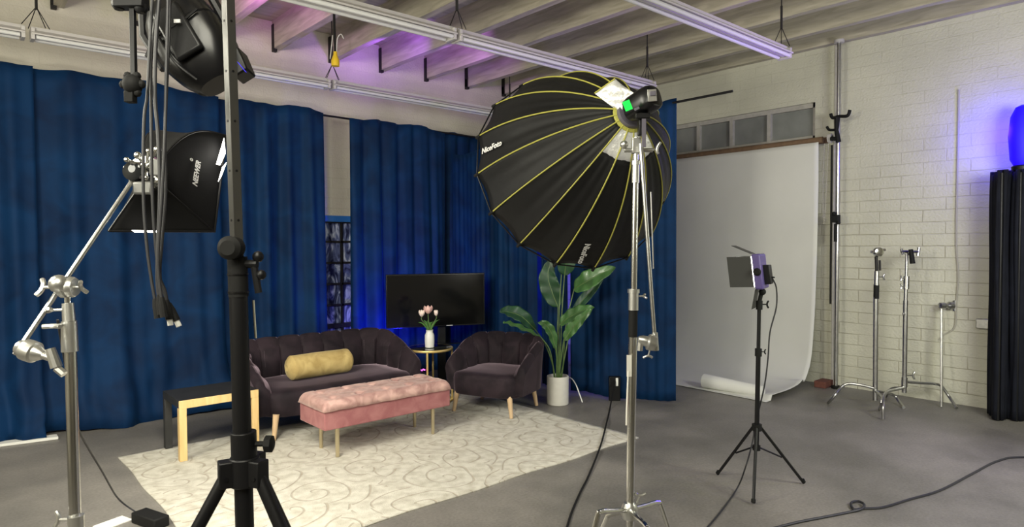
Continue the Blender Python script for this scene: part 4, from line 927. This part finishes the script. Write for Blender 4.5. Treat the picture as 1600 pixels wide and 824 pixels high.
# open flap standing up from the ring, silver inside
q = [DP(929,146,2.80), DP(961,123,2.77), DP(995,150,2.74), DP(968,176,2.76)]
b = MB(); b.grid(lambda u, v: q[0].lerp(q[1], u).lerp(q[3].lerp(q[2], u), v)+FWD*.012*math.sin(u*7)*math.sin(v*5), 10, 10); o = b.build('open_flap', M['silver_cloth'], t, ang=0, solid=.002); o['label'] = 'open silver-lined flap on top'
MB().tube([q[0], q[1]], .0035, 6).build('flap_piping', M['piping'], t)
# --- lamp head
hx = (DP(1020,148,2.62)-DP(980,172,2.74)).normalized(); hx = -a_*.85+RIGHT*.35+up*.02; hx.normalize(); hs = hx.cross(up).normalized(); hu = hs.cross(hx)
hc2 = P0 - a_*.02; t = thing('led_lamp_head', hc2, 'black monolight with glowing green display behind the big softbox', 'studio light')
b = MB(); c_ = DP(1000, 164, 2.68); hl = (DP(1024,150,2.62)-DP(978,178,2.74)); hax = hl.normalized(); hsd = hax.cross(up).normalized(); hup = hsd.cross(hax)
pr_ = [(-.055,.044),(-.03,.048),(.0,.048),(.04,.049),(.068,.047),(.080,.042),(.083,.036)]
vs = []
for h, r in pr_:
    for k in range(24):
        th = 2*PI*k/24; e = .6; cx = math.copysign(abs(math.cos(th))**e, math.cos(th)); cy = math.copysign(abs(math.sin(th))**e, math.sin(th)); vs.append(c_+hax*h+hsd*cx*r+hup*cy*r*1.05)
n = 24; b.add(vs, [(i*n+k, i*n+(k+1)%n, (i+1)*n+(k+1)%n, (i+1)*n+k) for i in range(len(pr_)-1) for k in range(n)]+[tuple(range(n))[::-1], tuple((len(pr_)-1)*n+k for k in range(n))]); b.build('lamp_body', M['black_gloss'], t, ang=35)
tow = (EYE-c_).normalized()
def decal(px, py, d, w, h, rot, m, nm, thick=.0015):
    c1 = DP(px, py, d); ca, sa = math.cos(rot), math.sin(rot); MB().obox(c1, (RIGHT*ca+up*sa)*w/2, (up*ca-RIGHT*sa)*h/2, FWD*thick).build(nm, m, t, bevel=.001)
decal(980.5, 165, 2.605, .030, .040, math.radians(22), M['lcd'], 'display')
decal(1019, 149, 2.585, .036, .048, math.radians(4), M['silver_wing'], 'rear_plate'); decal(1020, 146, 2.58, .024, .018, math.radians(6), M['violet_plastic'], 'rear_label'); decal(995, 170, 2.60, .022, .010, math.radians(28), M['violet_plastic'], 'logo_plate')
b = MB(); b.obox(DP(1003, 195, 2.66), RIGHT*.016, FWD*.02, up*.045); b.obox(DP(1003,182,2.64), RIGHT*.03, FWD*.02, up*.012); b.build('tilt_bracket', M['black'], t, bevel=.004)
MB().obox(DP(1006, 205, 2.63), RIGHT*.008, FWD*.004, up*.065).build('bracket_bar', M['violet_plastic'], t)

# --- centre C-stand
base = V3((2.129, 1.682, 0)); t = thing('c_stand', base, 'tall chrome stand carrying the parabolic softbox', 'light stand')
def pc2(py): # leaning column, pixel row -> point
    x = 984+(795-py)/545*9.5; return DP(x, py, 2.70)
MB().cyl(base+up*.28, pc2(520), .0178, n=20).build('lower_tube', M['chrome'], t)
MB().cyl(pc2(530), pc2(285), .0135, n=18).build('middle_tube', M['chrome'], t)
MB().cyl(pc2(290), pc2(215), .0105, n=16).build('top_tube', M['chrome'], t)
MB().cyl(pc2(527), pc2(485), .0185, n=18).build('rubber_grip', M['rubber'], t)
b = MB(); b.cyl(pc2(485), pc2(455), .021); b.cyl(pc2(458), pc2(452), .025); tknob(b, pc2(463)+RIGHT*.015, RIGHT, up*.4+FWD, .6); b.build('lower_collar', M['silver_wing'], t)
b = MB(); b.cyl(pc2(286), pc2(256), .0165); b.cyl(pc2(258), pc2(252), .02); b.build('upper_collar', M['silver_wing'], t)
b = MB(); b.obox(pc2(228), RIGHT*.018, FWD*.018, up*.032); b.cyl(pc2(235)-RIGHT*.05, pc2(235)+RIGHT*.07, .009); tknob(b, pc2(240)+RIGHT*.05+up*.01, RIGHT*.8+up*.2, up+RIGHT*.2, .8); b.ball(pc2(226)-RIGHT*.05, .018, n=10); b.build('mount_head', M['silver_wing'], t, bevel=.002)
b = MB(); b.lathe(base+up*.40, [(0,.02),(.005,.032),(.03,.036),(.055,.033),(.07,.024)], n=20); b.build('leg_hub', M['silver_wing'], t)
b = MB(); tknob(b, base+up*.47+RIGHT*.03, RIGHT*.35+up*.9, RIGHT, .7); b.build('leg_knob', M['silver_wing'], t)
HB = base+up*.44
def cleg(elb, foot, nm='leg', r=.0105):
    mid = [HB, HB.lerp(elb, .5), HB.lerp(elb, .93), elb+(foot-elb)*.06, elb.lerp(foot, .5), foot]; MB().tube(spline(mid, 6), r, 10).build(nm, M['chrome'], t)
cleg(DP(935,801,2.55), FL(890, 1010)); cleg(DP(1031,785,2.85), FL(1078, 930)); cleg(DP(1012,838,2.40)+up*.03, FL(1050, 1120))
cleg(DP(950,806,2.85), FL(905, 915))
MB().obox(DP(983, 572, 2.675), RIGHT*.010, FWD*.002, up*.045).build('white_tape', M['grip_tape'], t)
MB().tube([DP(981.5,580,2.672), DP(979,640,2.672), DP(978.5,665,2.672)], .004, 6, flat=.4).build('tape_tail', M['grip_tape'], t)
# dangling arm
t = thing('grip_arm', DP(1001,225,2.66), 'thin steel grip arm hanging down beside the centre stand', 'boom arm')
MB().cyl(DP(1001,225,2.66), DP(1024,545,2.64), .0082, n=12).build('rod', M['steel'], t)
MB().cyl(DP(1017,300,2.63), DP(1021,420,2.63), .003, n=8).build('safety_wire', M['steel'], t)
b = MB(); g = DP(1012,538,2.62); gx = (-RIGHT*.9+up*.25).normalized(); b.lathe(g+RIGHT*.035, [(0,.016),(.006,.030),(.02,.033),(.034,.033),(.04,.022),(.06,.02),(.075,.014)], gx, 20); b.tube([g+gx*.03+up*.02, g+gx*.035-up*.035], [.012,.014], 8); b.cyl(DP(1023,520,2.64), DP(1025,548,2.64), .012); tknob(b, g+RIGHT*.01-up*.02, -up*.7-RIGHT*.2, RIGHT, .6); b.build('end_grip', M['silver_wing'], t)

# --- cable and box near the centre stand
t = thing('power_adapter', FL(960, 626), 'small black power box standing by the curtain hem', 'power box')
q = FL(960, 626); MB().obox(q+up*.12, RIGHT*.055, FWD*.03, up*.12).build('housing', M['black'], t, bevel=.006)
MB().obox(q+up*.19-FWD*.033+RIGHT*.02, RIGHT*.012, FWD*.006, up*.04).build('white_plug', M['white_paper'], t, bevel=.003)
tag(MB().tube(spline([q+up*.2-FWD*.04, FL(953, 640)+up*.012, FL(948,664)+up*.02, FL(938, 702)+up*.02, FL(920,745)+up*.008, FL(905,775)+up*.006, FL(890,812)+up*.006, FL(872,880)+up*.006]), .007, 8).build('extension_cord', M['rubber']), 'black cord running from the power box toward the camera', 'cord')
tag(MB().tube(spline([DP(885,590,6.6), DP(893,592,6.5), DP(900,602,6.4), DP(906,618,6.3), DP(910,629,6.25)]), .006, 8).build('white_cord', M['white_paper']), 'white cord end drooping beside the plant pot', 'cord')
pts = [V3((7.0,-1.4,0)), V3((6.75,-.4,0)), V3((6.3,.5,0)), FL(1605,716), FL(1560,722), FL(1520,742), FL(1470,768), FL(1420,783), FL(1380,795), FL(1350,797), FL(1334,798), FL(1330,790), FL(1340,787), FL(1350,792), FL(1346,799), FL(1325,803), FL(1290,810), FL(1240,820), FL(1180,836)]
tag(MB().tube(spline([p+up*.007+up*(.006 if 11 <= i <= 14 else 0) for i, p in enumerate(pts)], 8), .0075, 8).build('extension_cord', M['cable']), 'grey extension cord with a small loop across the right floor', 'cord')

# --- LED panel on tripod
lb = V3((3.895, 2.045, 0))
t = thing('light_tripod', lb, 'thin black tripod stand before the white backdrop', 'light stand')
def lc(py): return DP(1182+(700-py)/230*4.5, py, 4.07)
MB().cyl(lc(700), lc(550), .0145).build('lower_tube', M['black'], t); MB().cyl(lc(555), lc(470), .0115).build('upper_tube', M['black'], t)
b = MB(); b.cyl(lc(557), lc(545), .021); tknob(b, lc(550)+RIGHT*.015, RIGHT, up, .5); b.build('middle_collar', M['rubber'], t)
b = MB(); b.cyl(lc(484), lc(470), .02); tknob(b, lc(476)+RIGHT*.015, RIGHT, up, .7); b.build('top_collar', M['rubber'], t)
hubz = lc(668); lowz = lc(700)
b = MB(); b.cyl(hubz-up*.02, hubz+up*.02, .03); b.build('leg_hub', M['rubber'], t); b = MB(); b.cyl(lowz-up*.015, lowz+up*.015, .024); b.build('spreader_hub', M['rubber'], t)
for f in (FL(1121,743), FL(1177,789), FL(1256,757)):
    d_ = (f-hubz); h_ = V3((d_.x, d_.y, 0)).normalized(); lg_ = MB().tube([hubz+h_*.025, f+up*.008], .0095, 8).build('leg', M['black_gloss'], t)
    m_ = hubz.lerp(f, .52); MB().tube([lowz+h_*.02, m_], .006, 6).build('spreader', M['black'], t); MB().tube([f+up*.012, f+up*.03-h_*.01], .013, 8).build('foot', M['rubber'], lg_)
lh = DP(1188, 424, 4.06); ln = (-RIGHT*.86+FWD*.5).normalized(); ls = V3((-ln.y, ln.x, 0)); tilt = .17
ln = (ln+up*-.02).normalized(); lu = (up + RIGHT*-.12).normalized()
t = thing('led_panel_light', lh, 'small LED panel with barn doors atop the black tripod', 'studio light')
b = MB(); b.obox(lh, ln*.025, ls*.11, lu*.11); b.build('panel_body', M['panel'], t, bevel=.01)
b = MB(); b.obox(lh+ln*.027, ln*.003, ls*.10, lu*.095); b.build('led_face', M['neon_diffuser'], t)
side = ls if ls.dot(EYE-lh) > 0 else -ls
for o_, w_, nm in ((side, lu, 'near'), (-side, lu, 'far')):
    dv = (ln*.9+o_*.25).normalized(); c1 = lh+ln*.03+o_*.105+dv*.07; MB().obox(c1, dv*.07, w_*.095, (dv.cross(w_)).normalized()*.0015).build('barn_door', M['barn'], t, bevel=.001)
for sgn in (1, -1):
    dv = (ln*.8+lu*.38*sgn).normalized() if sgn > 0 else (ln*.25-lu*.9).normalized(); c1 = lh+ln*.03+lu*.11*sgn+dv*.065; MB().obox(c1, dv*.065, ls*.07, (dv.cross(ls)).normalized()*.0015).build('barn_door', M['barn'], t, bevel=.001)
b = MB(); b.obox(lh-ln*.04-lu*.02, ln*.022, ls*.05, lu*.06); b.build('battery_plate', M['black'], t, bevel=.004); 
b = MB(); b.ball(lh-ln*.05+side*.04+lu*.02, .010, n=8); b.build('status_light', M['led_red'], t)
b = MB(); b.cyl(lc(472), lh-lu*.11, .013); b.ball(lh-lu*.13+side*.01, .022, n=12); b.build('tilt_head', M['rubber'], t)
b = MB(); b.lathe(lh+side*.105, [(0,.022),(.012,.024),(.02,.015)], side, 14); b.build('tilt_knob', M['rubber'], t)
(MB().tube(spline([lh-ln*.06+RIGHT*.02-lu*.04, DP(1207,435,4.05), DP(1213,450,4.05), DP(1213,480,4.05), DP(1203,520,4.05), DP(1200,560,4.05), DP(1195,600,4.05), DP(1186,640,4.08), DP(1180,660,4.1), DP(1176,690,4.06), DP(1165,730,3.98), FL(1152,768)+up*.02, FL(1125,803)+up*.006, FL(1095,838)+up*.006], 6), .0048, 8).build('power_cord', M['cable'], t))
area('led_panel_lamp', lh+ln*.12, lh+ln*2, .15, 7, (1.0,.98,.92))

# ------------------------------------------------------------------ paper backdrop on the right wall
t = thing('paper_backdrop', (7.1, 4.1, 0), 'white seamless paper backdrop hanging on the right wall', 'backdrop')
px_ = 7.09; y0, y1 = 3.06, 5.7
b = MB()
def sheet(u, v):
    y = y0+(y1-y0)*u; 
    prof = [(px_, 2.63), (px_-.005, 2.0), (px_, 1.2), (px_-.02, .7), (px_-.10, .28), (px_-.28, .07), (px_-.55, .012), (px_-.95, .006), (px_-1.10, .006)]
    s = v*(len(prof)-1); k = min(len(prof)-2, int(s)); q = s-k
    p0, p1, p2, p3 = [prof[max(0, min(len(prof)-1, k+i))] for i in (-1, 0, 1, 2)]
    cr = lambda a, b_, c, d: .5*((2*b_)+(c-a)*q+(2*a-5*b_+4*c-d)*q*q+(3*b_-a-3*c+d)*q**3)
    x, z = cr(p0[0], p1[0], p2[0], p3[0]), max(.004, cr(p0[1], p1[1], p2[1], p3[1]))
    curl = math.exp(-u*9)*.06*min(1, v*2)*math.sin(v*PI*1.1)
    x += .02*noise.noise(V3((y*1.2, z*1.4, 2)))*(1 if z > .2 else .2) - abs(curl)
    if v > .9: y = y + 0
    return V3((x, y, z + (.05*math.exp(-u*14) if .62 < v < .9 else 0)))
b.grid(sheet, 50, 60); b.build('paper_sheet', M['paper'], t, ang=0, solid=.0015)
MB().cyl((px_+.03, y0-.03, 2.655), (px_+.03, y1, 2.655), .034, n=20).build('core_tube', M['cardboard'], t)
b = MB(); c_ = V3((px_, 2.955, 2.655)); b.lathe(c_, [(0,.02),(0,.052),(.035,.052),(.035,.02)], (0,-1,0), 8); b.build('end_bracket', M['white_metal'], t)
MB().lathe(c_+V3((0,-.037,0)), [(0,.032),(.002,.032),(.004,.001)], (0,-1,0), 8).build('bracket_eye', M['black'], t)
b = MB(); pts = spline([(px_-.02, 2.99, 2.6), (px_-.03, 3.0, 2.2), (px_-.03, 2.985, 1.75), (px_-.02, 2.965, 2.2), (px_-.02, 2.95, 2.6)], 14)
for i, p in enumerate(pts): b.ball(p, .006, n=6)
b.tube(pts, .0025, 5); b.build('bead_chain', M['beige'], t)
ra, rb = FL(1100, 607), FL(1192, 622); d_ = (rb-ra).normalized()
t = thing('paper_roll', (ra+rb)/2, 'white rolled paper tube lying on the floor at the backdrop\'s edge', 'paper roll')
b = MB(); b.tube([ra+up*.082, rb+up*.062], [.075, .055], 22); b.build('rolled_sheet', M['white_paper'], t)
b = MB(); b.lathe(ra+up*.082-d_*.004, [(0,.030),(.003,.045),(.006,.03)], d_, 16); b.build('roll_core', M['cardboard'], t)

# ------------------------------------------------------------------ pole by the right wall
pb = V3((7.1, 2.862, 0)); t = thing('auto_pole', pb, 'floor-to-ceiling silver pole against the right wall', 'pole')
MB().cyl(pb, pb+up*(ZC-.02), .019, n=18).build('pole', M['steel'], t)
MB().cyl(pb+up*(ZC-.03), pb+up*ZC, .05, n=18).build('top_pad', M['white_metal'], t); MB().cyl(pb, pb+up*.03, .045, n=18).build('foot_pad', M['rubber'], t)
b = MB(); c_ = OX(1311, 182, 7.05)
b.tube(spline([OX(1298,178,7.04), OX(1301,184,7.04), c_, OX(1324,181,7.04), OX(1328,172,7.04)]), .017, 8); b.tube([OX(1308,184,7.04), OX(1307,204,7.04), OX(1310,222,7.04)], [.03,.022,.028], 8); b.tube(spline([OX(1292,198,7.04), OX(1296,203,7.04), OX(1307,203,7.04)]), .014, 8); b.tube([OX(1298,217,7.04), OX(1310,217,7.04)], .022, 8); b.build('hook_bracket', M['rubber'], t)
b = MB(); c_ = OX(1306,342,7.07); b.obox(c_, (0,.035,0), (.035,0,0), (0,0,.04)); b.ball(OX(1303,334,7.03), .022, n=10); b.ball(OX(1310,348,7.03), .022, n=10); b.build('pole_clamp', M['rubber'], t, bevel=.006)
MB().tube([OX(1305.5,350,7.06), OX(1305,378,7.06)], .016, 8).build('clamp_handle', M['rubber'], t)
for i, (px, lab) in enumerate(((1297.5, 'dark narrow pipe left of the silver pole, shorter one'), (1301, 'thin grey conduit just left of the silver pole'))):
    y = OX(px, 400, 7.2).y; z0 = OX(px, 475, 7.2).z if i == 0 else 0.0
    tag(MB().tube([(7.21, y, z0), (7.21, y, 2.6)], .011, 8).build('conduit', M['iron' if i == 0 else 'grey_frame']), lab, 'pipe', 'thin pipes beside the pole')
q = FL(1293, 612); tag(MB().box(7.0, 7.2, 2.93, 3.05, 0, .07).build('brick', M['red_brick'], bevel=.006), 'dull red brick on the floor at the pole\'s foot', 'brick')

# ------------------------------------------------------------------ C-stands by the right wall
def pxcol(t, x0, y0_, x1, y1_, d, r, nm, m): return MB().cyl(DP(x0, y0_, d), DP(x1, y1_, d), r, n=14).build(nm, M[m], t)
d1 = 6.05
b0 = FL(1368, 626); t = thing('c_stand', V3((6.50, 2.30, 0)), 'chrome stand with black grip and bright round head by the right wall', 'light stand')
hub = DP(1366, 606, d1)
pxcol(t, 1367.5, 626, 1368.5, 465, d1, .021, 'lower_tube', 'steel'); pxcol(t, 1369.5, 446, 1370, 424, d1, .016, 'upper_tube', 'chrome')
pxcol(t, 1369, 467, 1369.5, 444, d1, .024, 'rubber_grip', 'rubber'); pxcol(t, 1369.6, 446, 1370, 424, d1-.01, .021, 'collar', 'steel')
pxcol(t, 1370, 425, 1369, 401, d1, .014, 'top_tube', 'iron'); pxcol(t, 1375, 423, 1374.5, 407, d1, .010, 'hanging_arm', 'iron')
b = MB(); tknob(b, DP(1373,433,d1), RIGHT, up, .9); b.build('wing_knob', M['steel'], t)
b = MB(); c_ = DP(1372, 394, d1); b.lathe(c_+FWD*.02, [(0,.02),(.004,.045),(.03,.047),(.045,.04),(.05,.02)], -FWD, 20); b.tube([c_-RIGHT*.065, c_+RIGHT*.065+up*.02], .014, 8); b.build('grip_head', M['chrome'], t)
def wleg(t, pts, r=.013):
    w3 = []
    for p in pts: w3.append(FL(p[0], p[1])+up*.012 if len(p) == 2 else DP(*p))
    MB().tube(spline(w3, 6), r, 10).build('leg', M['steel'], t)
wleg(t, [(1366,607,d1),(1345,602,d1+.05),(1325,600,d1+.10),(1314,606,d1+.11),(1303,620,d1+.07),(1294,632)])
wleg(t, [(1367,611,d1),(1380,613,d1+.1),(1397,618,d1+.15),(1405,628,d1+.1),(1412,639)]); wleg(t, [(1368,611,d1),(1373,616,d1-.15),(1378,622,d1-.3),(1377,630,d1-.35),(1374,642)])
d2 = 6.15
t = thing('c_stand', V3((6.75, 2.10, 0)), 'steel stand with a dark clamp hanging from its head by the right wall', 'light stand')
pxcol(t, 1413, 614, 1415, 470, d2, .021, 'lower_tube', 'steel'); pxcol(t, 1415, 472, 1416, 433, d2, .017, 'upper_tube', 'steel'); pxcol(t, 1416, 435, 1417, 396, d2, .013, 'top_tube', 'steel')
b = MB(); 
for (x, y) in ((1415,435),(1415,448)): tknob(b, DP(x, y, d2), -RIGHT, up, .8)
b.cyl(DP(1416,452,d2), DP(1416.5,432,d2), .026); b.build('collar', M['steel'], t)
b = MB(); tknob(b, DP(1418,587,d2), RIGHT, up, 1.1); b.cyl(DP(1413,605,d2), DP(1413.5,590,d2), .027); b.build('leg_collar', M['steel'], t)
b = MB(); c_ = DP(1422, 395, d2); b.tube([DP(1408,393,d2), DP(1436,394,d2)], .014, 8); b.ball(c_, .03, n=12); b.tube([DP(1436,387,d2), DP(1434,400,d2)], .014, 8); b.tube([DP(1408,389,d2), DP(1411,398,d2)], .012, 8); b.build('grip_head', M['steel'], t)
MB().tube([DP(1423,390,d2-.06), DP(1426,412,d2-.06)], [.02,.024], 8).build('clamp_handle', M['rubber'], t)
wleg(t, [(1416,597,d2),(1440,599,d2),(1460,600,d2),(1471,604,d2),(1483,620,d2-.02),(1495,640)]); wleg(t, [(1413,606,d2),(1400,609,d2-.15),(1387,612,d2-.32),(1381,620,d2-.42),(1380,635,d2-.5),(1380,657)])
wleg(t, [(1414,606,d2),(1405,606,d2+.1),(1395,607,d2+.2),(1388,612,d2+.25),(1384,622)])
# leaning arm
MB().ball(DP(1412,491,d2-.02), .014, n=8).build('small_knob', M['steel'], t)
t = thing('grip_arm', FL(1471,637), 'thin steel rod with a clamp head standing against the right wall', 'boom arm')
pt = DP(1471,478,6.18); MB().cyl(FL(1471,637)+up*.005, pt, .011, n=10).build('rod', M['steel'], t)
b = MB(); b.lathe(pt-RIGHT*.02, [(0,.02),(.005,.03),(.05,.032),(.06,.02),(.09,.02),(.095,.038),(.125,.04),(.13,.02)], RIGHT, 16); b.tube([pt+RIGHT*.13-up*.05, pt+RIGHT*.13+up*.05], .016, 8); b.build('grip_head', M['steel'], t)
# wall cord and outlet
wx = WX-.015
tag(MB().tube(spline([OX(1498,140,wx), OX(1497,220,wx), OX(1495,300,wx), OX(1494,380,wx), OX(1497,430,wx), OX(1494,478,wx), OX(1493,505,wx), OX(1488,516,wx), OX(1474,524,wx), OX(1471,530,wx-.03)]), .006, 6).build('wall_cord', M['beige']), 'pale painted cord hanging down the right wall', 'cord')
tag(MB().obox(OX(1536,506,WX-.03), (0,.05,0), (.03,0,0), (0,0,.045)).build('outlet_box', M['steel'], bevel=.006), 'grey metal outlet box on the wall beside the black flat', 'outlet')

# ------------------------------------------------------------------ tall black flat / folded screen at right edge
c0 = V3((7.0, 1.50, 0)); t = thing('folding_screen', c0, 'tall black cloth-covered folding screen at the right edge', 'screen')
pts = [FL(1547,646), FL(1559,658), FL(1572,653), FL(1588,659), FL(1606,656)]
HZ = 2.14
for i, (p, q) in enumerate(zip(pts, pts[1:])):
    d_ = (q-p); l_ = d_.length; d_.normalize(); n_ = V3((-d_.y, d_.x, 0)); b = MB()
    b.grid(lambda u, v: p+d_*l_*u + n_*(.012*math.sin(u*25)+.02*noise.noise(V3((u*5, v*2, i)))) + up*(.01+HZ*v+.02*math.sin(u*9)*(v > .99)), 24, 24); b.build('cloth_panel', M['cabinet'], t, ang=0, solid=.05)
    MB().cyl(p+up*.0, p+up*HZ, .012).build('upright', M['black'], t)
# blue lamp standing behind the screen
q = V3((7.02, 1.30, 2.2)); 
t = thing('blue_wash_lamp', q, 'blue wash lamp glowing above the black folding screen', 'lamp')
MB().cyl((7.02,1.30,0), (7.02,1.30,2.2), .014).build('pole', M['black'], t)
MB().lathe(q-up*.05, [(0,.05),(.01,.07),(.05,.075),(.06,.06)], n=20).build('lamp_housing', M['black'], t)
MB().lathe(q+up*.01, [(0,.06),(.05,.085),(.25,.10),(.42,.085),(.50,.05),(.52,.01)], n=24).build('diffuser_globe', M['led_blue'], t)
